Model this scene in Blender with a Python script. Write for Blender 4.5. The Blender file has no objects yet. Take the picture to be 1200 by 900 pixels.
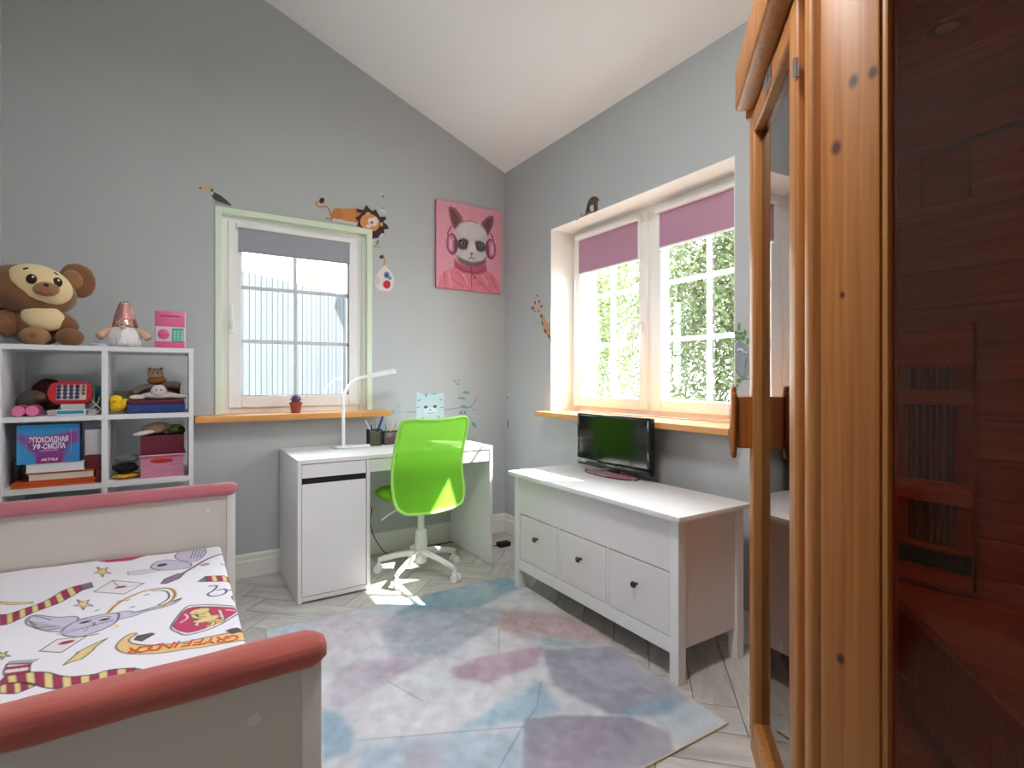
import bpy, bmesh, math, random
import numpy as np
from mathutils import Vector, Matrix, noise
random.seed(7); rng=np.random.default_rng(7)
R=math.radians
S=bpy.context.scene
# ------------------------------------------------------------------ camera
F,YAW,CY,H=621.4,R(32.285),444.4,1.195
cam=bpy.data.cameras.new('camera'); co=bpy.data.objects.new('camera',cam); S.collection.objects.link(co)
co.location=(0,0,H); co.rotation_euler=(R(90),0,-YAW)
cam.sensor_width=36; cam.lens=F/1200*36; cam.shift_y=(CY-450)/1200; cam.clip_start=.02
S.camera=co
# ------------------------------------------------------------------ world, sun, exposure
W=bpy.data.worlds.new('world'); S.world=W; W.use_nodes=True
nt=W.node_tree; bg=nt.nodes['Background']; bg.inputs[0].default_value=(.90,.95,1.04,1); bg.inputs[1].default_value=4.6
sun=bpy.data.lights.new('sun','SUN'); sun.energy=12; sun.angle=R(.6); sun.color=(1,.965,.92)
so=bpy.data.objects.new('sun',sun); S.collection.objects.link(so)
so.rotation_euler=Vector((-1,.72,-1.31)).to_track_quat('-Z','Y').to_euler()
lamp=bpy.data.lights.new('fill_light','AREA'); lamp.shape='DISK'; lamp.size=.5; lamp.energy=14; lamp.color=(1,.99,.97)  # added fill light that brightens the whole room from out of view
lo=bpy.data.objects.new('fill_light',lamp); S.collection.objects.link(lo); lo.location=(.55,1.0,3.05)
S.view_settings.view_transform='Standard'; S.view_settings.look='None'
S.view_settings.gamma=1; S.view_settings.exposure=1.52
S.cycles.max_bounces=14; S.cycles.diffuse_bounces=8; S.cycles.transparent_max_bounces=16; S.cycles.caustics_reflective=False
S.cycles.sample_clamp_indirect=8
# ------------------------------------------------------------------ helpers
sT,cT=math.sin(YAW),math.cos(YAW)
def P(x,y,X=None,Y=None,Z=None):
    """the world point on one plane that the photograph shows at x, y"""
    l=(x-600)/F; r=(sT+l*cT,cT-l*sT,(CY-y)/F)
    t=X/r[0] if X is not None else Y/r[1] if Y is not None else (Z-H)/r[2]
    return Vector((r[0]*t,r[1]*t,H+r[2]*t))
def lin(h):
    if isinstance(h,str):
        h=h.lstrip('#'); v=[int(h[i:i+2],16)/255 for i in (0,2,4)]
    else: v=h
    return tuple(c/12.92 if c<=.04045 else ((c+.055)/1.055)**2.4 for c in v)
MATS={}
def mat(name,col='#ffffff',rough=.5,metal=0,nscale=0,namp=0,bump=0,bscale=200,spec=.5,rnd=0,trans=0,attr=False,stretch=(1,1,1),sheen=0,emit=None):
    if name in MATS: return MATS[name]
    m=bpy.data.materials.new(name); m.use_nodes=True; t=m.node_tree; N=t.nodes; L=t.links
    b=N['Principled BSDF']; b.inputs['Roughness'].default_value=rough; b.inputs['Metallic'].default_value=metal
    b.inputs['Specular IOR Level'].default_value=spec
    c=lin(col); b.inputs['Base Color'].default_value=(*c,1)
    if sheen: b.inputs['Sheen Weight'].default_value=sheen
    out=None
    if attr:
        a=N.new('ShaderNodeVertexColor'); a.layer_name='Col'; out=a.outputs[0]
    if nscale or rnd:
        tc=N.new('ShaderNodeTexCoord'); mp=N.new('ShaderNodeMapping'); mp.inputs['Scale'].default_value=stretch
        L.new(tc.outputs['Object'],mp.inputs[0])
        nz=N.new('ShaderNodeTexNoise'); nz.inputs['Scale'].default_value=nscale or 5; nz.inputs['Detail'].default_value=5
        L.new(mp.outputs[0],nz.inputs[0])
        ma=N.new('ShaderNodeMath'); ma.operation='MULTIPLY_ADD'; ma.inputs[1].default_value=2*namp; ma.inputs[2].default_value=1-namp
        L.new(nz.outputs[0],ma.inputs[0]); f=ma.outputs[0]
        if rnd:
            oi=N.new('ShaderNodeObjectInfo'); mb=N.new('ShaderNodeMath'); mb.operation='MULTIPLY_ADD'
            mb.inputs[1].default_value=2*rnd; mb.inputs[2].default_value=1-rnd; L.new(oi.outputs['Random'],mb.inputs[0])
            mc=N.new('ShaderNodeMath'); mc.operation='MULTIPLY'; L.new(f,mc.inputs[0]); L.new(mb.outputs[0],mc.inputs[1]); f=mc.outputs[0]
        mx=N.new('ShaderNodeVectorMath'); mx.operation='SCALE'; L.new(f,mx.inputs['Scale'])
        if out: L.new(out,mx.inputs[0])
        else: mx.inputs[0].default_value=c
        out=mx.outputs[0]
    if out: L.new(out,b.inputs['Base Color'])
    if bump:
        n2=N.new('ShaderNodeTexNoise'); n2.inputs['Scale'].default_value=bscale; n2.inputs['Detail'].default_value=4
        t2=N.new('ShaderNodeTexCoord'); mp2=N.new('ShaderNodeMapping'); mp2.inputs['Scale'].default_value=stretch
        L.new(t2.outputs['Object'],mp2.inputs[0]); L.new(mp2.outputs[0],n2.inputs[0])
        bp=N.new('ShaderNodeBump'); bp.inputs['Strength'].default_value=bump; bp.inputs['Distance'].default_value=.003
        L.new(n2.outputs[0],bp.inputs['Height']); L.new(bp.outputs[0],b.inputs['Normal'])
    if trans:
        tr=N.new('ShaderNodeBsdfTranslucent'); mxs=N.new('ShaderNodeMixShader'); mxs.inputs[0].default_value=trans
        if out: L.new(out,tr.inputs[0])
        else: tr.inputs[0].default_value=(*c,1)
        L.new(b.outputs[0],mxs.inputs[1]); L.new(tr.outputs[0],mxs.inputs[2]); L.new(mxs.outputs[0],N['Material Output'].inputs[0])
    if emit: b.inputs['Emission Color'].default_value=(*lin(emit[0]),1); b.inputs['Emission Strength'].default_value=emit[1]
    MATS[name]=m; return m
def glass(name,tint,ior=1.5,refl=1.0,haze=0):
    m=bpy.data.materials.new(name); m.use_nodes=True; t=m.node_tree; N=t.nodes; L=t.links; N.remove(N['Principled BSDF'])
    fr=N.new('ShaderNodeFresnel'); g0=N.new('ShaderNodeNewGeometry'); mi=N.new('ShaderNodeMix'); mi.inputs[2].default_value=ior; mi.inputs[3].default_value=1/ior
    L.new(g0.outputs['Backfacing'],mi.inputs[0]); L.new(mi.outputs[0],fr.inputs[0])   # the same reflectance on both faces of the pane
    tp=N.new('ShaderNodeBsdfTransparent'); tp.inputs[0].default_value=(*tint,1)
    gl=N.new('ShaderNodeBsdfGlossy'); gl.inputs[1].default_value=0.0; gl.inputs[0].default_value=(refl,refl,refl,1)
    mx=N.new('ShaderNodeMixShader'); L.new(fr.outputs[0],mx.inputs[0]); L.new(tp.outputs[0],mx.inputs[1]); L.new(gl.outputs[0],mx.inputs[2])
    L.new(mx.outputs[0],N['Material Output'].inputs[0]); return m
def wood(name,c1,c2,axis=2,scale=1,rough=.42,knots=(),rnd=.12,kauto=True,ring=38):
    m=bpy.data.materials.new(name); m.use_nodes=True; t=m.node_tree; N=t.nodes; L=t.links; b=N['Principled BSDF']
    b.inputs['Roughness'].default_value=rough
    ge=N.new('ShaderNodeNewGeometry'); oi=N.new('ShaderNodeObjectInfo')
    off=N.new('ShaderNodeVectorMath'); off.operation='SCALE'; off.inputs[0].default_value=(13.1,7.7,9.3); L.new(oi.outputs['Random'],off.inputs['Scale'])
    ad=N.new('ShaderNodeVectorMath'); ad.operation='ADD'; L.new(ge.outputs['Position'],ad.inputs[0]); L.new(off.outputs[0],ad.inputs[1])
    mp=N.new('ShaderNodeMapping'); sc=[ring*scale]*3; sc[axis]=1.6*scale; mp.inputs['Scale'].default_value=sc; L.new(ad.outputs[0],mp.inputs[0])
    n1=N.new('ShaderNodeTexNoise'); n1.inputs['Scale'].default_value=1; n1.inputs['Detail'].default_value=4; n1.inputs['Distortion'].default_value=.6; L.new(mp.outputs[0],n1.inputs[0])
    cr=N.new('ShaderNodeValToRGB'); cr.color_ramp.elements[0].position=.3; cr.color_ramp.elements[1].position=.7
    cr.color_ramp.elements[0].color=(*lin(c1),1); cr.color_ramp.elements[1].color=(*lin(c2),1); L.new(n1.outputs[0],cr.inputs[0])
    cur=cr.outputs[0]
    mb=N.new('ShaderNodeMath'); mb.operation='MULTIPLY_ADD'; mb.inputs[1].default_value=2*rnd; mb.inputs[2].default_value=1-rnd; L.new(oi.outputs['Random'],mb.inputs[0])
    vs=N.new('ShaderNodeVectorMath'); vs.operation='SCALE'; L.new(cur,vs.inputs[0]); L.new(mb.outputs[0],vs.inputs['Scale']); cur=vs.outputs[0]
    masks=[]
    if kauto:
        m3=N.new('ShaderNodeMapping'); s3=[5,5,5]; s3[axis]=2.6; m3.inputs['Scale'].default_value=s3; L.new(ad.outputs[0],m3.inputs[0])
        vo=N.new('ShaderNodeTexVoronoi'); vo.inputs['Scale'].default_value=1.0; L.new(m3.outputs[0],vo.inputs[0])
        mr=N.new('ShaderNodeMapRange'); mr.inputs[1].default_value=.045; mr.inputs[2].default_value=.09; mr.inputs[3].default_value=1; mr.inputs[4].default_value=0
        L.new(vo.outputs['Distance'],mr.inputs[0]); masks.append(mr.outputs[0])
    for kx,ky,kz,kr in knots:
        sb=N.new('ShaderNodeVectorMath'); sb.operation='SUBTRACT'; L.new(ge.outputs['Position'],sb.inputs[0]); sb.inputs[1].default_value=(kx,ky,kz)
        ml=N.new('ShaderNodeVectorMath'); ml.operation='MULTIPLY'; ml.inputs[1].default_value=(1,1.25,.85); L.new(sb.outputs[0],ml.inputs[0])
        le=N.new('ShaderNodeVectorMath'); le.operation='LENGTH'; L.new(ml.outputs[0],le.inputs[0])
        mr=N.new('ShaderNodeMapRange'); mr.inputs[1].default_value=kr*.5; mr.inputs[2].default_value=kr*1.3; mr.inputs[3].default_value=1; mr.inputs[4].default_value=0
        L.new(le.outputs['Value'],mr.inputs[0]); masks.append(mr.outputs[0])
    for k in masks:
        mx=N.new('ShaderNodeMix'); mx.data_type='RGBA'; mx.inputs[7].default_value=(*lin('#4a1e0a'),1)
        L.new(k,mx.inputs[0]); L.new(cur,mx.inputs[6]); cur=mx.outputs[2]
    L.new(cur,b.inputs['Base Color'])
    bp=N.new('ShaderNodeBump'); bp.inputs['Strength'].default_value=.12; bp.inputs['Distance'].default_value=.002; L.new(n1.outputs[0],bp.inputs['Height']); L.new(bp.outputs[0],b.inputs['Normal'])
    return m
class MB:
    def __init__(s,M=None): s.bm=bmesh.new(); s.M=M
    def _fin(s,vs):
        if s.M is not None:
            for v in vs: v.co=s.M@v.co
    def box(s,x0,x1,y0,y1,z0,z1,bev=0,seg=1,M=None):
        r=bmesh.ops.create_cube(s.bm,size=1); vs=r['verts']
        for v in vs: v.co=Vector(((x0+x1)/2+v.co.x*(x1-x0),(y0+y1)/2+v.co.y*(y1-y0),(z0+z1)/2+v.co.z*(z1-z0)))
        if bev:
            es=list({e for v in vs for e in v.link_edges}); n0=set(s.bm.verts)-set(vs)
            bmesh.ops.bevel(s.bm,geom=es,offset=bev,segments=seg,affect='EDGES',profile=.5)
            vs=[v for v in s.bm.verts if v not in n0]
        if M is not None:
            for v in vs: v.co=M@v.co
        s._fin(vs); return s
    def ell(s,c,r,rot=(0,0,0),n=16,amp=0,seed=0,fr=3):
        q=bmesh.ops.create_uvsphere(s.bm,u_segments=n,v_segments=max(6,n*2//3),radius=1); M=Matrix.Translation(c)@__import__('mathutils').Euler(rot).to_matrix().to_4x4()@Matrix.Diagonal((*r,1))
        for v in q['verts']:
            k=1
            if amp: k=1+amp*noise.noise(v.co*fr+Vector((seed,seed*2.3,0)))
            v.co=M@(v.co*k)
        s._fin(q['verts']); return s
    def rings(s,rs,cap=True):
        """rs: list of lists of points (rings), skinned"""
        V=[[s.bm.verts.new(p) for p in r] for r in rs]; n=len(V[0])
        for a,b in zip(V,V[1:]):
            for i in range(n): s.bm.faces.new((a[i],a[(i+1)%n],b[(i+1)%n],b[i]))
        if cap: s.bm.faces.new(V[0][::-1]); s.bm.faces.new(V[-1])
        s._fin([v for r in V for v in r]); return s
    def lathe(s,prof,c=(0,0,0),n=20,M=None):
        c=Vector(c); rs=[[ (M@Vector((r*math.cos(a),r*math.sin(a),z)) if M is not None else Vector((r*math.cos(a),r*math.sin(a),z)))+c for a in (2*math.pi*i/n for i in range(n))] for r,z in prof]
        return s.rings(rs)
    def cyl(s,p0,p1,r0,r1=None,n=12):
        r1=r0 if r1 is None else r1; p0=Vector(p0); p1=Vector(p1); d=(p1-p0); q=d.to_track_quat('Z','Y').to_matrix()
        return s.rings([[p+q@Vector((r*math.cos(a),r*math.sin(a),0)) for a in (2*math.pi*i/n for i in range(n))] for p,r in ((p0,r0),(p1,r1))])
    def tube(s,pts,r,n=8,smooth=4):
        pts=[Vector(p) for p in pts]
        if smooth>1 and len(pts)>2:
            o=[]
            for i in range(len(pts)-1):
                a=pts[max(i-1,0)];b=pts[i];c=pts[i+1];d=pts[min(i+2,len(pts)-1)]
                for k in range(smooth):
                    t=k/smooth; o.append(.5*((2*b)+(c-a)*t+(2*a-5*b+4*c-d)*t*t+(3*b-a-3*c+d)*t**3))
            pts=o+[pts[-1]]
        rs=[]; up=None; m=len(pts)
        for i,p in enumerate(pts):
            t=(pts[min(i+1,m-1)]-pts[max(i-1,0)]).normalized()
            if up is None: up=t.orthogonal().normalized()
            up=(up-t*up.dot(t)); up=up.normalized() if up.length>1e-6 else t.orthogonal().normalized()
            bi=t.cross(up); rr=r(i/(m-1)) if callable(r) else r
            if not isinstance(rr,tuple): rr=(rr,rr)
            rs.append([p+up*rr[0]*math.cos(a)+bi*rr[1]*math.sin(a) for a in (2*math.pi*k/n for k in range(n))])
        return s.rings(rs)
    def prism(s,pts,d):
        """polygon pts (3D, planar) extruded by vector d"""
        d=Vector(d); a=[s.bm.verts.new(p) for p in pts]; b=[s.bm.verts.new(Vector(p)+d) for p in pts]; n=len(a)
        s.bm.faces.new(a[::-1]); s.bm.faces.new(b)
        for i in range(n): s.bm.faces.new((a[i],a[(i+1)%n],b[(i+1)%n],b[i]))
        s._fin(a+b); return s
def root_loc(o):
    while o.parent: o=o.parent
    return o.location.copy()
def obj(name,mb,m,parent=None,smooth=False,origin=None,kind=None,label=None,sub=0):
    bm=mb.bm if isinstance(mb,MB) else mb
    bmesh.ops.recalc_face_normals(bm,faces=bm.faces)
    off=root_loc(parent) if parent else Vector(origin or (0,0,0))
    if origin is None and parent is None and len(bm.verts):
        xs=[v.co for v in bm.verts]; off=Vector(((min(v.x for v in xs)+max(v.x for v in xs))/2,(min(v.y for v in xs)+max(v.y for v in xs))/2,min(v.z for v in xs)))
    for v in bm.verts: v.co-=off
    me=bpy.data.meshes.new(name); bm.to_mesh(me); bm.free()
    if smooth:
        me.polygons.foreach_set('use_smooth',[True]*len(me.polygons))
        if smooth!='all': me.set_sharp_from_angle(angle=R(42))
    o=bpy.data.objects.new(name,me); S.collection.objects.link(o)
    if m: me.materials.append(m)
    if parent: o.parent=parent
    else: o.location=off
    if sub:
        md=o.modifiers.new('sub','SUBSURF'); md.levels=sub; md.render_levels=sub
    if kind: o['kind']=kind
    if label: o['label']=label
    return o
def tag(o,label,cat,group=None):
    o['label']=label; o['category']=cat
    if group: o['group']=group
    return o
def thing(name,loc,label=None,cat=None,group=None,kind=None):
    o=bpy.data.objects.new(name,None); S.collection.objects.link(o); o.location=loc; o.empty_display_size=.05
    if label: o['label']=label
    if cat: o['category']=cat
    if group: o['group']=group
    if kind: o['kind']=kind
    return o
def bx(*a,**k): return MB().box(*a,**k)
def grid_mesh(name,co,col,m,parent=None,origin=None):
    """co (H,W,3), col (H,W,3) linear: coloured grid surface"""
    h,w=co.shape[:2]; off=root_loc(parent) if parent else Vector(origin or (0,0,0))
    me=bpy.data.meshes.new(name); v=(co.reshape(-1,3)-np.array(off)).astype(np.float32)
    me.vertices.add(h*w); me.vertices.foreach_set('co',v.ravel())
    i=np.arange(h*w).reshape(h,w); q=np.stack([i[:-1,:-1],i[:-1,1:],i[1:,1:],i[1:,:-1]],-1).reshape(-1,4)
    me.loops.add(q.size); me.loops.foreach_set('vertex_index',q.ravel().astype(np.int32))
    me.polygons.add(len(q)); me.polygons.foreach_set('loop_start',np.arange(0,q.size,4,dtype=np.int32))
    me.update(calc_edges=True); me.validate()
    a=me.color_attributes.new('Col','FLOAT_COLOR','POINT'); c=np.ones((h*w,4),np.float32); c[:,:3]=col.reshape(-1,3); a.data.foreach_set('color',c.ravel())
    me.polygons.foreach_set('use_smooth',[True]*len(me.polygons))
    o=bpy.data.objects.new(name,me); S.collection.objects.link(o); me.materials.append(m)
    if parent: o.parent=parent
    else: o.location=off
    return o
def fbm(h,w,cell,seed,octs=4):
    g=np.random.default_rng(seed); out=np.zeros((h,w)); a=1; tot=0
    for _ in range(octs):
        gh,gw=int(h/cell)+3,int(w/cell)+3; n=g.random((gh,gw)); y=np.arange(h)/cell; x=np.arange(w)/cell
        yi=y.astype(int); xi=x.astype(int); fy=(y-yi)[:,None]; fx=(x-xi)[None]; fy=fy*fy*(3-2*fy); fx=fx*fx*(3-2*fx)
        out+=a*((n[yi][:,xi]*(1-fx)+n[yi][:,xi+1]*fx)*(1-fy)+(n[yi+1][:,xi]*(1-fx)+n[yi+1][:,xi+1]*fx)*fy)
        tot+=a; a*=.5; cell=max(cell/2,1.01)
    return out/tot
class Cv:
    """a small painter in flat metric coordinates (print on cloth, paper and rug)"""
    def __init__(s,x0,x1,y0,y1,res,base):
        s.x=np.arange(x0,x1+res*.5,res); s.y=np.arange(y0,y1+res*.5,res); s.X,s.Y=np.meshgrid(s.x,s.y); s.res=res
        s.a=np.zeros(s.X.shape+(3,)); s.a[:]=base
    def mix(s,al,c): s.a=s.a*(1-al[...,None])+np.array(c)*al[...,None]
    def poly(s,pts,c,al=1,soft=0):
        p=np.array([(q[0],q[1]) for q in pts]); ins=np.zeros(s.X.shape,bool); j=len(p)-1
        for i in range(len(p)):
            xi,yi=p[i]; xj,yj=p[j]
            if yi!=yj: ins^=((yi>s.Y)!=(yj>s.Y))&(s.X<(xj-xi)*(s.Y-yi)/(yj-yi)+xi)
            j=i
        A=ins.astype(float)
        if soft: A=blur(A,max(1,int(soft/s.res)))
        s.mix(A*al,lin(c)); return s
    def line(s,pts,w,c,al=1):
        p=np.array([(q[0],q[1]) for q in pts]); d=np.full(s.X.shape,9.)
        for (ax,ay),(bx_,by_) in zip(p,p[1:]):
            vx,vy=bx_-ax,by_-ay; L2=vx*vx+vy*vy+1e-12; t=np.clip(((s.X-ax)*vx+(s.Y-ay)*vy)/L2,0,1)
            d=np.minimum(d,np.hypot(s.X-ax-t*vx,s.Y-ay-t*vy))
        s.mix(np.clip((w/2-d)/s.res+.5,0,1)*al,lin(c)); return s
    def ell(s,cx,cy,rx,ry,c,rot=0,al=1,soft=.15):
        dx=(s.X-cx)*math.cos(rot)+(s.Y-cy)*math.sin(rot); dy=-(s.X-cx)*math.sin(rot)+(s.Y-cy)*math.cos(rot)
        r=np.sqrt((dx/rx)**2+(dy/ry)**2); s.mix(np.clip((1-r)/max(soft,1e-3)+.5*0,0,1)*al,lin(c)); return s
def blur(A,k):
    for ax in (0,1):
        for _ in range(2):
            c=np.cumsum(np.pad(A,[(k+1,k) if i==ax else (0,0) for i in (0,1)],mode='edge'),axis=ax)
            A=(c[2*k+1:]-c[:-2*k-1])/(2*k+1) if ax==0 else (c[:,2*k+1:]-c[:,:-2*k-1])/(2*k+1)
    return A
def smooth_pts(pts,k=5,closed=True):
    pts=[Vector(p) for p in pts]; n=len(pts); o=[]
    rg=range(n) if closed else range(n-1)
    for i in rg:
        g=(lambda j:pts[j%n]) if closed else (lambda j:pts[min(max(j,0),n-1)])
        a,b,c,d=g(i-1),g(i),g(i+1),g(i+2)
        for q in range(k):
            t=q/k; o.append(.5*((2*b)+(c-a)*t+(2*a-5*b+4*c-d)*t*t+(3*b-a-3*c+d)*t**3))
    if not closed: o.append(pts[-1])
    return o
def text_mesh(txt,size,M,m,parent,name='lettering',depth=.0004,bold=0,width=0):
    cu=bpy.data.curves.new(name,'FONT'); cu.body=txt; cu.size=size; cu.align_x='CENTER'; cu.align_y='CENTER'; cu.extrude=depth; cu.offset=bold; cu.resolution_u=2
    t=bpy.data.objects.new('t',cu); S.collection.objects.link(t); bpy.context.view_layer.update()
    me=bpy.data.meshes.new_from_object(t.evaluated_get(bpy.context.evaluated_depsgraph_get())); bpy.data.objects.remove(t)
    off=root_loc(parent) if parent else Vector()
    if width:
        xs=[v.co.x for v in me.vertices]; me.transform(Matrix.Diagonal((width/(max(xs)-min(xs)),1,1,1)))
    me.transform(Matrix.Translation(-off)@M); me.name=name; me.materials.clear(); me.materials.append(m)
    o=bpy.data.objects.new(name,me); S.collection.objects.link(o); o.parent=parent; return o
def frameM(o,u,v):
    u=Vector(u).normalized(); v=Vector(v).normalized(); n=u.cross(v)
    return Matrix(((u.x,v.x,n.x,o[0]),(u.y,v.y,n.y,o[1]),(u.z,v.z,n.z,o[2]),(0,0,0,1)))
# ------------------------------------------------------------------ materials
wallm=mat('wall_paint','#babec0',.85,nscale=3,namp=.02,bump=.08,bscale=400)
ceilm=mat('ceiling_paint','#f7f7f7',.9)
white=mat('white_lacquer','#e9e9ec',.35)
whitem=mat('white_satin','#e6e5e6',.42,spec=.35)
pvc=mat('white_pvc','#f2f1f0',.3)
trimm=mat('baseboard_white','#e8e6e2',.5)
revealm=mat('reveal_white','#f1eeea',.75)
greenwhite=mat('green_white_trim','#dcebd4',.5)
sillm=wood('sill_wood','#c98a48','#e0a566',axis=0,rnd=0,kauto=False,ring=60)
sillm2=wood('sill_wood_right','#c98a48','#e0a566',axis=1,rnd=0,kauto=False,ring=60)
black=mat('black_plastic','#0c0c0e',.3); blackm=mat('black_matt','#151517',.6); chrome=mat('chrome','#d8d8dc',.2,1)
steel=mat('grey_steel','#8c8a88',.35,1)
winglass=glass('window_glass',(.95,.97,.96),1.45)
bronze=glass('bronze_glass',(.86,.60,.44),1.36); bronze_door=glass('bronze_door_glass',(.42,.24,.16),2.6)
pine=wood('pine_upright','#a0602a','#bd7f42',axis=2,rnd=.06,kauto=False,ring=70)
pine_x=wood('pine_along_y','#c4793f','#e0a062',axis=1,rnd=.14,ring=60)
pine_h=wood('pine_handle','#8e4a1c','#ac642c',axis=2,rnd=.05,kauto=False,ring=60,rough=.3)
pk=[P(1000,95,X=1.052),P(1023,85,X=1.052),P(980,173,X=1.052),P(987,346,X=1.052),P(985,772,X=1.052)]
pine_post=wood('pine_post','#98561f','#b07232',axis=2,rnd=0,kauto=False,ring=85,knots=[(k.x,k.y,k.z,r) for k,r in zip(pk,(.011,.010,.012,.006,.009))])
# ------------------------------------------------------------------ room shell
XL,XR,YN,YB=-.735,2.19,-1.2,3.571
ZE,SL=2.822,.407
zc=lambda x: ZE+(XR-x)*SL
LI=(XR+.55); 
def poly_wall(mb,pts,d): mb.prism(pts,d)
wb=MB()
BX0,BX1,BZ0,BZ1=.219,1.096,.986,2.186
for x0,x1,z0,z1 in ((XL-.1,BX0,-.3,None),(BX1,XR,-.3,None),(BX0,BX1,-.3,BZ0-.035),(BX0,BX1,BZ1,None)):
    zt0=z1 if z1 is not None else zc(x0); zt1=z1 if z1 is not None else zc(x1)
    wb.prism([(x0,YB,z0),(x1,YB,z0),(x1,YB,zt1),(x0,YB,zt0)],(0,.3,0))
obj('wall_back',wb,wallm,kind='structure')
wr=MB(); RY0,RY1,RZ0,RZ1=1.528,2.961,.975,2.233
for y0,y1,z0,z1 in ((YN,RY0,-.3,ZE+.2),(RY1,YB+.3,-.3,ZE+.2),(RY0,RY1,-.3,RZ0-.035),(RY0,RY1,RZ1,ZE+.2)): wr.box(XR,XR+.42,y0,y1,z0,z1)
obj('wall_right',wr,wallm,kind='structure')
rv=MB(); rv.box(XR-.001,XR+.2,RY1-.004,RY1,RZ0,RZ1); rv.box(XR-.001,XR+.2,RY0,RY0+.004,RZ0,RZ1); rv.box(XR-.001,XR+.2,RY0+.004,RY1-.004,RZ1-.004,RZ1)
obj('trim_1',rv,revealm,kind='structure')
obj('wall_left',bx(XL-.12,XL,YN,YB,-.3,4.1),wallm,kind='structure')
obj('wall_near',MB().prism([(XL-.12,YN,-.3),(XR+.4,YN,-.3),(XR+.4,YN,zc(XR+.4)),(XL-.12,YN,zc(XL-.12))],(0,-.15,0)),wallm,kind='structure')
obj('ceiling',MB().prism([(XL-.12,YN-.15,zc(XL-.12)),(XR+.42,YN-.15,zc(XR+.42)),(XR+.42,YN-.15,zc(XR+.42)+.2),(XL-.12,YN-.15,zc(XL-.12)+.2)],(0,YB-YN+.45,0)),ceilm,kind='structure')
# floor planks, herringbone
flr=obj('floor',bx(XL-.1,XR+.1,YN-.1,YB+.1,-.1,-.009),mat('floor_joint','#565048',.8),origin=(0,0,0),kind='structure')
def floor_mat():
    m=bpy.data.materials.new('whitewashed_oak'); m.use_nodes=True; t=m.node_tree; N=t.nodes; L=t.links; b=N['Principled BSDF']
    b.inputs['Roughness'].default_value=.38
    at=N.new('ShaderNodeUVMap'); oi=N.new('ShaderNodeObjectInfo')
    off=N.new('ShaderNodeVectorMath'); off.operation='SCALE'; off.inputs[0].default_value=(31,17,3); L.new(oi.outputs['Random'],off.inputs['Scale'])
    ad=N.new('ShaderNodeVectorMath'); ad.operation='ADD'; L.new(at.outputs[0],ad.inputs[0]); L.new(off.outputs[0],ad.inputs[1])
    mp=N.new('ShaderNodeMapping'); mp.inputs['Scale'].default_value=(3.2,13,1); L.new(ad.outputs[0],mp.inputs[0])
    n=N.new('ShaderNodeTexNoise'); n.inputs['Scale'].default_value=1; n.inputs['Detail'].default_value=7; n.inputs['Roughness'].default_value=.65; n.inputs['Distortion'].default_value=.8; L.new(mp.outputs[0],n.inputs[0])
    cr=N.new('ShaderNodeValToRGB'); e=cr.color_ramp.elements; e[0].position=.3; e[0].color=(*lin('#a4a09a'),1); e[1].position=.60; e[1].color=(*lin('#c9c7c3'),1); L.new(n.outputs[0],cr.inputs[0])
    mb=N.new('ShaderNodeMath'); mb.operation='MULTIPLY_ADD'; mb.inputs[1].default_value=.14; mb.inputs[2].default_value=.93; L.new(oi.outputs['Random'],mb.inputs[0])
    vs=N.new('ShaderNodeVectorMath'); vs.operation='SCALE'; L.new(cr.outputs[0],vs.inputs[0]); L.new(mb.outputs[0],vs.inputs['Scale']); L.new(vs.outputs[0],b.inputs['Base Color'])
    bp=N.new('ShaderNodeBump'); bp.inputs['Strength'].default_value=.15; bp.inputs['Distance'].default_value=.002; L.new(n.outputs[0],bp.inputs['Height']); L.new(bp.outputs[0],b.inputs['Normal'])
    return m
fm=floor_mat(); pw,npk=.155,4
def clip(poly,ax,val,keep_less):
    out=[]
    for i in range(len(poly)):
        a,b=poly[i],poly[(i+1)%len(poly)]; ia=(a[ax]<=val)==keep_less; ib=(b[ax]<=val)==keep_less
        if ia: out.append(a)
        if ia!=ib:
            t=(val-a[ax])/(b[ax]-a[ax]); out.append((a[0]+t*(b[0]-a[0]),a[1]+t*(b[1]-a[1])))
    return out
q2=math.sqrt(.5); u0,v0=.046,.071
def plank(ua,ub,va,vb,alongu):
    g=.0017; c=[(ua+g,va+g),(ub-g,va+g),(ub-g,vb-g),(ua+g,vb-g)]; pl=[((u+v)*q2,(u-v)*q2) for u,v in c]
    for ax,val,k in ((0,XR+.02,True),(0,XL-.02,False),(1,YB+.02,True),(1,YN-.02,False)):
        if len(pl)>2: pl=clip(pl,ax,val,k)
    if len(pl)<3: return
    a=abs(sum(pl[i][0]*pl[(i+1)%len(pl)][1]-pl[(i+1)%len(pl)][0]*pl[i][1] for i in range(len(pl))))/2
    if a<.0004: return
    bm=bmesh.new(); top=[bm.verts.new((x,y,0)) for x,y in pl]; bot=[bm.verts.new((x,y,-.011)) for x,y in pl]; n=len(pl)
    bm.faces.new(top)
    for i in range(n): bm.faces.new((top[i],bot[i],bot[(i+1)%n],top[(i+1)%n]))
    uv=bm.loops.layers.uv.new('UVMap')
    for f in bm.faces:
        for l in f.loops:
            x,y=l.vert.co.x,l.vert.co.y; u,v=(x+y)*q2,(x-y)*q2; l[uv].uv=(u,v) if alongu else (v,u)
    obj('floor_plank',bm,fm,flr)
OFF=2
for a in range(-40,40):
    for b in range(-40,40):
        if (a+b+OFF)%8==0: plank(u0+a*pw,u0+(a+4)*pw,v0+b*pw,v0+(b+1)*pw,True)
        if (a+b+OFF)%8==4: plank(u0+a*pw,u0+(a+1)*pw,v0+b*pw,v0+(b+4)*pw,False)
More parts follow.
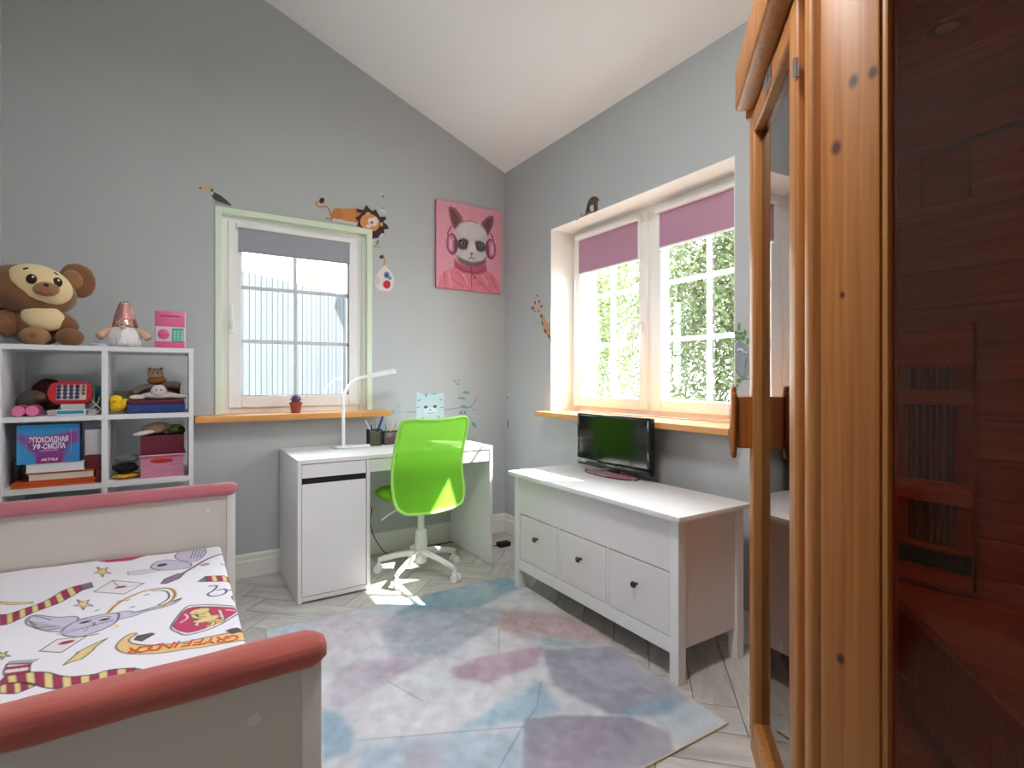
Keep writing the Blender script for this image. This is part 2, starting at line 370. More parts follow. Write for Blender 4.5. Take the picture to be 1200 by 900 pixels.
# baseboards
def base_prof(mb,ax,x0,x1,w,sgn):
    pr=[(0,0),(.016,0),(.016,.095),(.012,.102),(.012,.128),(.007,.14),(0,.14)]
    if ax=='x': mb.prism([(x0,w+sgn*p,z) for p,z in pr],(x1-x0,0,0))
    else: mb.prism([(w+sgn*p,x0,z) for p,z in pr],(0,x1-x0,0))
    return mb
obj('baseboard_back',base_prof(MB(),'x',XL,XR,YB,-1),trimm,kind='structure')
obj('baseboard_right',base_prof(MB(),'y',1.10,YB-.017,XR,-1),trimm,kind='structure')
obj('baseboard_left',base_prof(MB(),'y',YN,YB-.017,XL,1),trimm,kind='structure')
# ------------------------------------------------------------------ windows
def bars(parent,axis,plane,d,a0,a1,z0,z1,w,m,name='glazing_bar'):
    """frame rectangle in plane; axis 'x' runs along x"""
    mb=MB()
    def B(p0,p1,q0,q1):
        if axis=='x': mb.box(p0,p1,plane,plane+d,q0,q1,.004)
        else: mb.box(plane,plane+d,p0,p1,q0,q1,.004)
    B(a0,a0+w,z0,z1); B(a1-w,a1,z0,z1); B(a0+w,a1-w,z0,z0+w); B(a0+w,a1-w,z1-w,z1)
    return obj(name,mb,m,parent,smooth=True)
w1=thing('window_1',(.657,YB,BZ0),kind='structure')
cs=MB(); c0,c1,ct=.189,1.126,2.216
cs.box(c0,c0+.036,YB-.006,YB,BZ0,ct,.002); cs.box(c1-.036,c1,YB-.006,YB,BZ0,ct,.002); cs.box(c0+.036,c1-.036,YB-.006,YB,ct-.036,ct,.002)
cs.box(BX0,BX0+.004,YB,YB+.04,BZ0,BZ1); cs.box(BX1-.004,BX1,YB,YB+.04,BZ0,BZ1); cs.box(BX0+.004,BX1-.004,YB,YB+.04,BZ1-.004,BZ1)
obj('casing',cs,greenwhite,w1)
FY=YB+.04
bars(w1,'x',FY,.07,BX0,BX1,BZ0,BZ1,.05,pvc,'frame')
bars(w1,'x',FY-.018,.07,BX0+.04,BX1-.05,BZ0+.035,BZ1-.035,.072,pvc,'sash')
gz0,gz1,gx0,gx1=BZ0+.107,BZ1-.107,BX0+.112,BX1-.122
gk=MB(); gk.box(gx0,gx0+.004,FY+.0,FY+.02,gz0,gz1); gk.box(gx1-.004,gx1,FY-.016,FY+.02,gz0,gz1); gk.box(gx0,gx1,FY-.01,FY+.02,gz0,gz0+.003)
obj('gasket',gk,mat('gasket','#3c4450',.6),w1)
obj('glass_pane',bx(gx0,gx1,FY+.022,FY+.026,gz0,gz1),winglass,w1)
barm=mat('bar_white','#f4f5f6',.3,trans=.55); barg=mat('bar_grey','#d3dadd',.3,trans=.08)
for zz in (1.757,1.428): obj('glazing_bar',bx(gx0,gx1,FY+.008,FY+.021,zz-.011,zz+.011),barg,w1)
for za,zb in ((gz0,1.417),(1.439,1.746),(1.768,gz1)): obj('glazing_bar',bx(.63,.652,FY+.008,FY+.021,za,zb),barg,w1)
hb=MB(); hb.box(.262,.290,FY-.030,FY-.017,1.47,1.54,.004,2); hb.box(.265,.285,FY-.055,FY-.03,1.50,1.535,.005,2); hb.box(.266,.284,FY-.06,FY-.046,1.51,1.64,.005,2)
obj('handle',hb,pvc,w1,smooth=True)
obj('sill',bx(.083,1.215,3.435,FY,.948,.986,.004,2),sillm,w1)
rb=thing('roller_blind',(.65,FY-.03,2.15),'grey roller blind pulled partly down over the back window','blind')
obj('cassette',bx(.30,.985,FY-.06,FY-.019,2.105,2.135,.006,2),pvc,rb,smooth=True)
obj('fabric',bx(.312,.975,FY-.040,FY-.037,1.975,2.107),mat('grey_blind','#a6a9b2',.8,trans=.12),rb)
obj('bottom_rail',bx(.312,.975,FY-.043,FY-.034,1.962,1.975,.002),mat('grey_rail','#9a9ca4',.5),rb)
obj('pull_chain',MB().tube([(1.03,FY-.05,2.12),(1.03,FY-.05,1.5),(1.028,FY-.05,1.10),(1.04,FY-.05,1.045),(1.053,FY-.05,1.1),(1.053,FY-.05,1.6),(1.05,FY-.05,2.12)],.0018,6),mat('chain_grey','#c2c2c2',.4),rb,smooth=True)
# right window
w2=thing('window_2',(2.42,2.245,RZ0),kind='structure')
FX=2.39; MY=2.225
bars(w2,'y',FX,.08,RY0-.04,RY1,RZ0,RZ1-.0,.045,pvc,'frame')
obj('mullion',bx(FX-.004,FX+.08,MY-.028,MY+.028,RZ0+.045,RZ1-.045,.004),pvc,w2,smooth=True)
for a0,a1,gy in ((MY+.02,RY1-.03,2.57),(RY0-.01,MY-.02,1.83)):
    bars(w2,'y',FX-.02,.07,a0,a1,RZ0+.032,RZ1-.032,.068,pvc,'sash')
    obj('glass_pane',bx(FX+.02,FX+.024,a0+.068,a1-.068,RZ0+.1,RZ1-.1),winglass,w2)
    for zz in (1.752,1.422): obj('glazing_bar',bx(FX+.005,FX+.019,a0+.068,a1-.068,zz-.012,zz+.012),barm,w2)
    for za,zb in ((RZ0+.1,1.41),(1.434,1.74),(1.764,RZ1-.1)): obj('glazing_bar',bx(FX+.005,FX+.019,gy-.012,gy+.012,za,zb),barm,w2)
hy=2.29; hb=MB(); hb.box(FX-.034,FX-.02,hy-.014,hy+.014,1.47,1.54,.004,2); hb.tube([(FX-.03,hy,1.51),(FX-.062,hy,1.52),(FX-.072,hy+.012,1.49),(FX-.074,hy+.02,1.38)],.008,8)
obj('handle',hb,pvc,w2,smooth=True)
obj('sill',bx(2.068,FX,1.477,2.985,.943,.975,.004,2),sillm2,w2)
mauve=mat('mauve_blind','#bd95ab',.8,trans=.25)
for a0,a1,zb,lb in ((2.30,2.855,1.925,'mauve roller blind on the left sash beside the white reveal'),(1.60,2.13,1.955,'mauve roller blind on the right sash next to the pine cabin')):
    b=thing('roller_blind',(FX-.03,(a0+a1)/2,2.18),lb,'blind','mauve roller blinds on the right window')
    obj('cassette',bx(FX-.065,FX-.021,a0-.012,a1+.012,2.15,2.185,.006,2),pvc,b,smooth=True)
    obj('fabric',bx(FX-.040,FX-.037,a0,a1,zb,2.152),mauve,b)
    obj('bottom_rail',bx(FX-.043,FX-.035,a0,a1,zb-.012,zb,.002),pvc,b)
    obj('guide',bx(FX-.04,FX-.021,a1,a1+.012,zb-.01,2.15),pvc,b); obj('guide',bx(FX-.04,FX-.021,a0-.012,a0,zb-.01,2.15),pvc,b)
ch=MB().tube([(FX-.05,2.885,2.15),(FX-.05,2.885,1.5),(FX-.05,2.89,1.05),(FX-.06,2.885,.985)],.002,6)
tag(obj('blind_cord',ch,pvc,smooth=True),'thin white cord hanging beside the left mauve blind','cord')
# ------------------------------------------------------------------ outside
obj('ground',bx(-10,40,YB+.4,40,-.75,-.7),mat('grass','#8e938a',.9,nscale=4,namp=.3),kind='structure')
obj('ground_side',bx(2.8,40,-10,YB+.4,-.75,-.7),MATS['grass'],kind='structure')
fence=thing('plank_fence',(1.4,7.4,-.7),'tall weathered grey plank fence with sloping top outside the back window','fence')
fA=P(278,315,Y=6.6); fB=P(407,347,Y=8.0); fd=Vector((fB.x-fA.x,fB.y-fA.y,0)); fl=fd.length; fd.normalize(); fn=Vector((fd.y,-fd.x,0))
fz=lambda s: fA.z+(fB.z-fA.z)*s/fl
fmat=mat('weathered_board','#44484c',.8,nscale=6,namp=.16,rnd=.1,stretch=(1,1,.12),bump=.2,bscale=60)
bw=.092
for i in range(-8,36):
    s0=i*bw; s1=s0+bw-.008; p0=fA+fd*s0; p1=fA+fd*s1; dy=.002*(i%2)
    z0,z1=fz(s0),fz(s1)
    mb=MB(); a=p0-fn*dy; b=p1-fn*dy
    mb.prism([(a.x,a.y,-.7),(b.x,b.y,-.7),(b.x,b.y,z1),(a.x,a.y,z1+(fz(s0)-fz(s1)))],-fn*.02); obj('board',mb,fmat,fence)
a=fA+fd*-.8-fn*.022; b=fA+fd*3.35-fn*.022; obj('backing_sheet',MB().prism([(a.x,a.y,-.65),(b.x,b.y,-.65),(b.x,b.y,fz(3.35)-.06),(a.x,a.y,fz(-.8)-.06)],-fn*.008),mat('fence_backing','#2b2e32',.9),fence)
for zz in (-.2,1.4):
    a=fA+fd*-.7-fn*.04; b=fA+fd*3.3-fn*.04; mb=MB().prism([(a.x,a.y,zz),(b.x,b.y,zz),(b.x,b.y,zz+.09),(a.x,a.y,zz+.09)],-fn*.04); obj('rail',mb,fmat,fence)
# pale neighbour chimney and its cap
cp=P(333,325,Y=11.5); ch=thing('chimney',(cp.x,cp.y,-.7),'pale boxy chimney rising behind the plank fence','chimney')
t=P(333,303,Y=11.5).z
obj('stack',bx(cp.x-.3,cp.x+.3,cp.y,cp.y+.5,-.7,t,.01),mat('pale_render','#d3dae0',.8),ch)
obj('cap',bx(cp.x-.36,cp.x+.36,cp.y-.06,cp.y+.56,t,t+.09,.01),mat('cap_grey','#8f979e',.7),ch)
house=thing('house',(5,7.9,-.7),'white rendered house behind the birches outside the right window','building')
obj('wall',bx(3.6,6.1,6.85,9.5,-.7,4.2),mat('white_render','#e6e4de',.8),house)
obj('roof',MB().prism([(3.4,6.7,4.2),(3.4,9.7,4.2),(3.4,8.2,5.4)],(2.9,0,0)),mat('roof_grey','#74706c',.8),house)
obj('window',bx(6.1,6.14,7.6,8.6,1.0,2.3),mat('house_glass','#3a464e',.15),house)
leafm=[mat('leaf_%s'%n,c,.55,nscale=2,namp=.35,trans=.35,spec=.4) for n,c in (('deep','#5b6440'),('mid','#6c7b4c'),('light','#8c9868'))]
bark=mat('bark','#a39b90',.9,nscale=8,namp=.3)
def tree(x,y,h,rad,zl,n,lm,label,seed,size=.07):
    g=np.random.default_rng(seed); t=thing('tree',(x,y,-.7),label,'tree','trees outside the windows')
    mb=MB().tube([(x,y,-.7),(x+.05,y,.6),(x-.05,y+.05,h*.5),(x,y,h*.9)],lambda t:.09*(1-.85*t),8)
    for k in range(7):
        a=g.random()*6.28; z=zl+.2+(h-zl)*.7*g.random(); mb.tube([(x,y,z),(x+rad*.35*math.cos(a),y+rad*.35*math.sin(a),z+.35),(x+rad*.7*math.cos(a),y+rad*.7*math.sin(a),z+.45)],lambda t:.03*(1-.7*t),5)
    obj('trunk',mb,bark,t,smooth=True)
    d=g.normal(size=(n,3)); d/=np.linalg.norm(d,axis=1)[:,None]; rr=g.random(n)**.42; c=d*rr[:,None]
    lump=1+.22*np.sin(c[:,0]*7+seed)*np.cos(c[:,2]*6+c[:,1]*5)
    c=c*lump[:,None]*np.array([rad,rad,(h-zl)/2])+np.array([x,y,(h+zl)/2]); c[:,2]=np.maximum(c[:,2],-.6)
    u=g.normal(size=(n,3)); u/=np.linalg.norm(u,axis=1)[:,None]; w=np.cross(u,g.normal(size=(n,3))); w/=np.linalg.norm(w,axis=1)[:,None]
    s=size*(.6+.8*g.random(n))[:,None]
    V=np.stack([c-u*s*.5,c+w*s*.28,c+u*s*.5,c-w*s*.28],1).reshape(-1,3)-np.array([x,y,-.7])
    me=bpy.data.meshes.new('foliage'); me.vertices.add(4*n); me.vertices.foreach_set('co',V.astype(np.float32).ravel())
    me.loops.add(4*n); me.loops.foreach_set('vertex_index',np.arange(4*n,dtype=np.int32)); me.polygons.add(n); me.polygons.foreach_set('loop_start',np.arange(0,4*n,4,dtype=np.int32)); me.update(calc_edges=True)
    me.materials.append(lm); o=bpy.data.objects.new('foliage',me); S.collection.objects.link(o); o.parent=t; o['kind']='stuff'
tree(6.4,4.4,5.2,1.15,-.3,26000,leafm[0],'deep green bushy tree filling the right panes of the right window',3)
tree(5.3,6.1,4.6,.62,.2,12000,leafm[2],'pale green slender tree in the left panes of the right window',5,.06)
tree(8.6,7.9,5.5,1.1,0,12000,leafm[1],'mid green tree standing close behind the pale one',8,.08)
tree(7.4,2.2,4.6,.95,-.2,14000,leafm[1],'mid green tree mostly hidden by the pine cabin',11)
tt=P(361,322,Y=14); tree(tt.x,tt.y,tt.z+.5,.42,tt.z-.6,900,leafm[2],'small sparse tree showing over the plank fence top',13,.07)
# ------------------------------------------------------------------ corner sauna cabin
SB=Vector((1.577,1.048,0)); SU=Vector((-.7373,-.6756,0)); SN=Vector((-.6756,.7373,0))
Md=Matrix(((SU.x,SN.x,0,SB.x),(SU.y,SN.y,0,SB.y),(0,0,1,0),(0,0,0,1)))
cabin=tag(thing('sauna_cabin',(1.7,.4,0)),'pine corner sauna cabin with bronze glass panes and a glass door','sauna cabin')
CX,CYY=1.052,.567; CN=-.16; XI=2.135
obj('base_frame',MB().prism([(SB.x,SB.y-.004,0),(2.165,SB.y-.004,0),(2.165,CN,0),(CX+.006,CN,0),(CX+.006,CYY,0)],(0,0,.05)),pine,cabin)
obj('floor_board',MB().prism([(SB.x,SB.y-.03,.05),(2.15,SB.y-.03,.05),(2.15,CN+.02,.05),(CX+.03,CN+.02,.05),(CX+.03,CYY-.02,.05)],(0,0,.03)),pine_x,cabin)
obj('roof',MB().prism([(SB.x,SB.y,2.10),(2.165,SB.y,2.10),(2.165,CN,2.10),(CX,CN,2.10),(CX,CYY,2.10)],(0,0,.05)),pine,cabin)
cr=MB(M=Md).box(-.03,0.76,-.02,.040,2.080,2.225,.012,3); obj('cornice',cr,pine,cabin,smooth=True)
obj('cornice',MB().box(SB.x+.02,2.165,SB.y-.02,SB.y+.03,2.055,2.215,.008,2),pine,cabin,smooth=True)
obj('cornice',MB().box(CX-.04,CX+.02,CN,CYY-.02,2.055,2.215,.008,2),pine,cabin,smooth=True)
obj('lintel',MB(M=Md).box(.0,.70,-.075,-.045,1.99,2.10,.003),pine,cabin)
obj('corner_post',MB(M=Md).box(-.012,.045,-.085,-.042,.0,2.10,.006,2),pine,cabin,smooth=True)
obj('door_jamb',MB(M=Md).box(.597,.672,-.075,-.028,.0,2.06,.003),pine,cabin)
obj('corner_trim',MB(M=Md).box(.676,.716,-.06,.004,.0,2.06,.010,3),pine,cabin,smooth=True)
obj('front_plank',bx(CX,CX+.04,.4465,.549,.0,2.06,.003,2),pine_post,cabin,smooth=True)
obj('edge_strip',bx(CX+.004,CX+.045,.4345,.446,.0,2.06,.004,2),pine,cabin,smooth=True)
obj('front_plank',bx(CX,CX+.04,CN,CN+.09,.0,2.06,.003,2),pine,cabin,smooth=True)
obj('lower_rail',bx(CX+.004,CX+.04,CN+.09,.434,.0,.10,.003),pine,cabin); obj('upper_rail',bx(CX+.004,CX+.04,CN+.09,.434,1.99,2.06,.003),pine,cabin)
obj('glass_pane',bx(CX+.018,CX+.022,CN+.088,.435,.10,1.99),bronze,cabin,label='dark bronze tinted glass pane')
dr=obj('door',MB(M=Md).box(.0,.066,-.038,0,.055,2.036,.008,3).box(.532,.597,-.038,0,.055,2.036,.008,3),pine,cabin,smooth=True)
obj('rail',MB(M=Md).box(.064,.534,-.036,-.001,.055,.118,.007,3),pine,dr,smooth=True); obj('rail',MB(M=Md).box(.064,.534,-.036,-.001,1.972,2.036,.007,3),pine,dr,smooth=True)
obj('glass_pane',MB(M=Md).box(.062,.536,-.030,-.026,.112,1.978),bronze_door,dr,label='bronze tinted glass that mirrors the room')
hd=MB(M=Md); hd.box(.018,.046,-.002,.046,.975,1.140,.003)
pl=[]
for i in range(13): a=math.pi*i/12; pl.append((.064,.0))
def plate(o0,o1):
    m=MB(M=Md); rs=[]
    m.box(.002,.062,o0,o1,.96,1.155,.009,3); m.box(.008,.056,o0+.001,o1-.001,.942,1.174,.009,3); return m
obj('handle',hd,pine_h,dr,smooth=True); obj('handle_plate',plate(.044,.062),pine_h,dr,smooth=True)
obj('magnet_plate',MB(M=Md).box(.262,.345,-.002,.004,1.988,2.024,.001).box(.285,.320,.004,.007,1.998,2.014,.001),steel,dr)
for hz in (1.865,.25):
    hg=MB(M=Md); hg.cyl((.607,.002,hz-.02),(.607,.002,hz+.02),.007,n=12); hg.box(.600,.640,-.029,-.024,hz-.018,hz+.018,.001); hg.cyl((.607,.002,hz-.027),(.607,.002,hz-.02),.004,n=10)
    obj('hinge',hg,chrome,dr,smooth=True)
# inside of the cabin
z=.09; k=0
while z<1.72:
    obj('wall_plank',bx(XI,XI+.016,CN+.03,SB.y-.02,z,min(z+.119,1.735),.003),pine_x,cabin); z+=.122
obj('wall_rail',bx(XI-.012,XI+.016,CN+.03,SB.y-.02,1.738,1.775,.003),pine_x,cabin)
y=CN+.03
while y<SB.y-.03:
    obj('upper_panel',bx(XI,XI+.014,y,min(y+.127,SB.y-.02),1.777,1.955,.003),pine_x,cabin); y+=.130
obj('cornice_board',bx(XI-.05,XI-.02,CN+.03,SB.y-.02,1.958,2.055,.004),pine_x,cabin)
x=CX+.04
while x<XI:
    ye=min(SB.y-.03,CYY+(x-CX)*.9163-.02); obj('ceiling_plank',bx(x,min(x+.093,XI+.01),CN+.02,ye,2.072,2.088,.002),pine_x,cabin); x+=.096
pine_xx=wood('pine_along_x','#b06a34','#cf8d52',axis=0,rnd=.14,ring=60)
z=.09
while z<1.99:
    obj('side_plank',bx(SB.x+.02,XI,SB.y-.03,SB.y-.014,z,z+.119,.003),pine_xx,cabin)
    obj('side_plank',bx(CX+.04,XI,CN+.01,CN+.026,z,z+.119,.003),pine_xx,cabin); z+=.122
lp=P(1110,29,Z=2.07); lm=obj('ceiling_lamp',MB().lathe([(.026,.002),(.042,.0),(.045,.004),(.044,.012),(.026,.012)],(lp.x,lp.y,2.060),28),chrome,cabin,smooth=True)
obj('lamp_lens',MB().ell((lp.x,lp.y,2.064),(.026,.026,.006)),mat('lamp_lens','#f0ece0',.25),lm,smooth=True)
# slatted heater panel on the back wall
hp0=P(1045,383,X=2.09); hp1=P(1140,380,X=2.09); HT=hp0.z; y1,y0=hp0.y,hp1.y; HBt=.525
hp=obj('heater_panel',MB().box(2.095,2.125,y1-.045,y1,HBt,HT,.003).box(2.095,2.125,y0,y0+.045,HBt,HT,.003),pine,cabin)
zs=[(P(1140,yy,X=2.09).z) for yy in (380,422)]+[0]
for za,zb_ in ((HT-.14,HT),(HT-.265,HT-.215),(HT-.585,HT-.515),(HT-.80,HT-.735),(HBt,HBt+.13)):
    obj('crossbar',bx(2.088,2.118,y0+.0,y1-.0,za,zb_,.003),pine_x,hp)
mm=MB(); yy0,yy1=y0+.045,y1-.045
nz=46
for i in range(nz):
    za=HBt+.13+(HT-.14-HBt-.13)*i/nz; zb2=HBt+.13+(HT-.14-HBt-.13)*(i+.5)/nz
    for j in range(9):
        ya=yy0+(yy1-yy0)*j/9; yb=yy0+(yy1-yy0)*(j+.5)/9; yc=yy0+(yy1-yy0)*(j+1)/9
        mm.box(2.104,2.1055,ya,ya+.0012,za,zb2); 
        mm.cyl((2.105,ya,za),(2.105,yb,za-.006),.0007,n=3); mm.cyl((2.105,yb,za-.006),(2.105,yc,za),.0007,n=3)
mo=obj('wire_mesh',mm,mat('mesh_dark','#3d332c',.5),hp); mo['kind']='stuff'
obj('reflector',bx(2.124,2.128,yy0-.005,yy1+.005,HBt+.1,HT-.1),mat('reflector','#c9bfb4',.6),hp)
fi=MB()
for j in range(7):
    ya=yy0+(yy1-yy0)*(j+.3)/7; fi.box(2.112,2.122,ya,ya+(yy1-yy0)*.06,HBt+.1,HT-.1)
fo=obj('heater_fins',fi,mat('heater_grey','#8f8276',.5),hp); fo['kind']='stuff'
# bench
BA=P(1039,688,Z=.5); BBp=P(1200,837,Z=.5); bd=(BBp-BA); bd.z=0; bd.normalize(); bn=Vector((bd.y,-bd.x,0))
if bn.x<0: bn=-bn
bst=BA-bd*.18; ben=BA+bd*((BA.y-(CN+.03))/-bd.y)
BT=.5
bench=obj('bench',MB().prism([(bst.x,bst.y,BT-.028),(ben.x,ben.y,BT-.028),(XI,CN+.03,BT-.028),(XI,bst.y,BT-.028)],(0,0,.028)),pine_x,cabin)
L_=(ben-bst).length; s_=0
while s_<L_-.02:
    a=bst+bd*s_+bn*.02; b2=bst+bd*min(s_+.088,L_)+bn*.02; obj('bench_board',MB().prism([(a.x,a.y,.20),(b2.x,b2.y,.20),(b2.x,b2.y,BT-.03),(a.x,a.y,BT-.03)],bn*.015),pine,bench); s_+=.091
a=bst+bn*.002; b2=ben+bn*.002
obj('bench_rail',MB().prism([(a.x,a.y,.20),(b2.x,b2.y,.20),(b2.x,b2.y,.26),(a.x,a.y,.26)],bn*.016),pine,bench)
fh=bst+bd*.3-bn*.10
fhm=Matrix(((bd.x,-bn.x,0,fh.x),(bd.y,-bn.y,0,fh.y),(0,0,1,0),(0,0,0,1)))
fr=MB(M=fhm); fr.box(0,.5,0,.03,.08,.12,.003); fr.box(0,.5,.19,.22,.08,.12,.003); fr.box(0,.03,.03,.19,.08,.12,.003); fr.box(.47,.5,.03,.19,.08,.12,.003)
fhh=obj('foot_heater',fr,pine,cabin)
g=MB(M=fhm)
for j in range(40): g.box(.03+.011*j,.031+.011*j,.03,.19,.108,.110)
for j in range(14): g.box(.03,.47,.032+.0115*j,.033+.0115*j,.110,.111)
go=obj('grille',g,steel,fhh); go['kind']='stuff'
# ------------------------------------------------------------------ desk
desk=tag(thing('desk',(1.13,3.25,0)),'white desk with one cupboard and a shallow drawer under the back window','desk')
DL,DR,DF,DB,DZ=.537,1.728,2.968,3.55,.765
DBk=3.42
obj('desktop',bx(DL,DR,DF,YB-.004,DZ-.022,DZ,.0015),whitem,desk)
obj('side_panel',bx(DL+.001,DL+.021,DF+.001,YB-.022,.004,DZ-.022,.001),whitem,desk)
obj('side_panel',bx(DR-.022,DR-.001,DF+.001,YB-.022,.004,DZ-.022,.001),whitem,desk)
cb=MB(); cx1=.925; cb.box(cx1-.02,cx1,DF+.001,YB-.022,.004,DZ-.022); cb.box(DL+.021,cx1-.02,DF+.001,YB-.022,.012,.034); cb.box(DL+.021,cx1-.02,YB-.03,YB-.022,.034,DZ-.022); cb.box(DL+.021,cx1-.02,DF+.03,YB-.03,.640,.655)
obj('cupboard_frame',cb,whitem,desk)
obj('drawer',bx(DL+.024,cx1-.023,DF+.004,DF+.022,.667,DZ-.026,.001),whitem,desk)
obj('handle_recess',bx(DL+.022,cx1-.021,DF+.012,DF+.03,.630,.668),mat('recess_black','#0b0b0d',.5),desk)
obj('door',bx(DL+.024,cx1-.023,DF+.004,DF+.022,.038,.634,.001),mat('door_white','#e9e7ea',.4),desk)
obj('drawer',bx(cx1+.003,DR-.025,DF+.006,DF+.024,.668,DZ-.025,.001),whitem,desk)
obj('drawer_box',bx(cx1+.005,DR-.027,DF+.024,YB-.15,.675,.735),whitem,desk)
# desk lamp
bl=thing('desk_lamp',(.93,3.36,DZ),'white arched desk lamp standing on the desk by the window','lamp')
lb=MB(M=Matrix.Translation((.93,3.385,DZ))@Matrix.Rotation(R(8),4,'Z')); lb.box(-.11,.11,-.055,.055,0,.014,.006,3); obj('base',lb,white,bl,smooth=True)
ya=3.37; pts=[P(402.5,514,Y=ya),P(402.5,480,Y=ya),P(404,462,Y=ya),P(411,450,Y=ya),P(424,442.5,Y=ya),P(440,438.5,Y=ya),P(452,436,Y=ya)]
pts[0].z=DZ+.01
obj('arm',MB().tube(pts,lambda t:(.016-.004*t,.008),10,5),white,bl,smooth=True)
hdp=[P(434,440,Y=ya),P(463.5,434.5,Y=ya)]
obj('lamp_head',MB().tube([hdp[0],(hdp[0]+hdp[1])/2,hdp[1]],lambda t:(.020,.007),12,3),white,bl,smooth=True)
# pen holders
mesh_b=mat('mesh_black','#17171a',.5)
def pen(parent,a,b,r,m): 
    return MB().cyl(a,b,r,r*.8,8)
def pot(name,c,w,d,h,label,pens,cols,inner):
    t=thing(name,(c[0],c[1],DZ),label,'pen holder')
    mb=MB(); x0,x1,y0,y1=c[0]-w/2,c[0]+w/2,c[1]-d/2,c[1]+d/2
    for xx in (x0,x1-.004): 
        for yy in (y0,y1-.004): mb.box(xx,xx+.004,yy,yy+.004,DZ,DZ+h)
    for zz in (DZ,DZ+h-.005):
        mb.box(x0,x1,y0,y0+.003,zz,zz+.005); mb.box(x0,x1,y1-.003,y1,zz,zz+.005); mb.box(x0,x0+.003,y0+.003,y1-.003,zz,zz+.005); mb.box(x1-.003,x1,y0+.003,y1-.003,zz,zz+.005)
    mb.box(x0+.003,x1-.003,y0+.003,y1-.003,DZ,DZ+.002)
    obj('frame',mb,mesh_b,t)
    w_=MB()
    n=int(w/.005)
    for i in range(n): w_.box(x0+.004+i*.005,x0+.0055+i*.005,y0+.001,y0+.002,DZ+.005,DZ+h-.005); w_.box(x0+.004+i*.005,x0+.0055+i*.005,y1-.002,y1-.001,DZ+.005,DZ+h-.005)
    for i in range(int(d/.005)): w_.box(x0+.001,x0+.002,y0+.004+i*.005,y0+.0055+i*.005,DZ+.005,DZ+h-.005)
    for i in range(int(h/.006)-1): w_.box(x0,x1,y0+.0012,y0+.0018,DZ+.006+i*.006,DZ+.0072+i*.006)
    o=obj('wire_mesh',w_,mesh_b,t); o['kind']='stuff'
    if inner:
        o=obj('liner',bx(x0+.006,x1-.006,y0+.006,y1-.006,DZ+.003,DZ+h*inner[1],.002),inner[0],t)
    return t
PA=P(438.5,515,Y=3.40).x; PB=P(458,515,Y=3.42).x
pot('pen_holder',(PA,3.40),.082,.07,.105,'black mesh pen holder with pale insert beside the desk lamp',0,0,(mat('pale_liner','#a9ad8e',.6,nscale=40,namp=.3),.85))
pot('pen_holder',(PB,3.42),.115,.06,.085,'low black mesh holder with pink and white contents, partly behind the green chair',0,0,(mat('pink_liner','#c993a8',.6,nscale=30,namp=.3),.55))
for (x,y,dx,dy,L,c,nm,lab) in ((1.150,3.40,-.035,0,.165,'#e8e8ea','pen','white pen leaning left in the black mesh holder'),(1.162,3.41,-.006,.0,.135,'#1d1d22','pen','short black pen upright in the black mesh holder'),
    (1.18,3.40,.004,0,.16,'#7fae8c','pencil','green pencil in the middle of the black mesh holder'),(1.195,3.40,.035,0,.185,'#264a8c','marker','thick blue marker leaning right in the mesh holder'),
    (1.275,3.42,-.005,0,.13,'#6aa57c','pencil','green pencil in the low mesh holder'),(1.30,3.42,.01,0,.14,'#e6b3b0','pencil','pale pink pencil in the low mesh holder'),(1.32,3.42,.02,0,.135,'#c98f5a','pencil','orange brown pencil in the low mesh holder')):
    x+=(PA-1.172) if x<1.22 else (PB-1.305); a=Vector((x,y,DZ+.012+(.075 if L>.145 or dx==-.006 else .035))); b=Vector((x+dx,y+dy,DZ+L)); o=obj(nm,MB().cyl(a,b,.009 if nm=='marker' else .0042,.0038 if nm!='marker' else .009,8),mat('pen_'+c,c,.4),smooth=True); tag(o,lab,'pen' if nm!='pencil' else 'pencil')
clearm=mat('clear_mat','#ddd0d4',.15)
o=obj('paper_sheet',bx(1.20,1.56,3.06,3.28,DZ+.0005,DZ+.0015),mat('mat_print','#cfc8cc',.25,nscale=30,namp=.25)); tag(o,'pale printed sheet lying on the desk behind the green chair','paper')
# ------------------------------------------------------------------ green swivel chair
chair=tag(thing('swivel_chair',(1.27,3.06,0)),'lime green mesh back swivel chair with white base at the desk','chair')
green=mat('lime_mesh','#aef052',.55,trans=.45,bump=.4,bscale=500); greenrim=mat('lime_rim','#b9f47c',.4,trans=.15); greend=mat('lime_seat','#82c418',.8,bump=.3,bscale=400)
cplas=mat('white_chair_plastic','#efefee',.35)
YK=2.84
yk=lambda z: YK-.10*(z-.45)**1.0*.35+.02
ol=[(471,497),(478,492.5),(500,492),(520,491.5),(541,488.5),(548.5,490.5),(550.5,500),(548,520),(545,545),(546.5,570),(544.5,583),(538,591.5),(510,599),(482,603),(473,601.5),(466,594),(463.5,570),(466,535),(468.5,512)]
out=[P(x,y,Y=YK) for x,y in ol]; out=smooth_pts(out,4)
cen=sum(out,Vector())/len(out)
def bulge(p,k): # curved lumbar
    q=p.copy(); t=(q.x-cen.x)/.21; q.y=YK+.035*t*t+.04*math.cos((q.z-.7)*6)-.02; return q
rs=[[bulge(cen+(p-cen)*(k/9),k) for p in out] for k in (1,2,3,4,5,6,7,8,9)]
bm=MB(); V=[[bm.bm.verts.new(p) for p in r] for r in rs]; n=len(out); cv=bm.bm.verts.new(bulge(cen,0))
for i in range(n): bm.bm.faces.new((cv,V[0][i],V[0][(i+1)%n]))
for a,b in zip(V,V[1:]):
    for i in range(n): bm.bm.faces.new((a[i],b[i],b[(i+1)%n],a[(i+1)%n]))
bmesh.ops.solidify(bm.bm,geom=bm.bm.faces[:],thickness=.004)
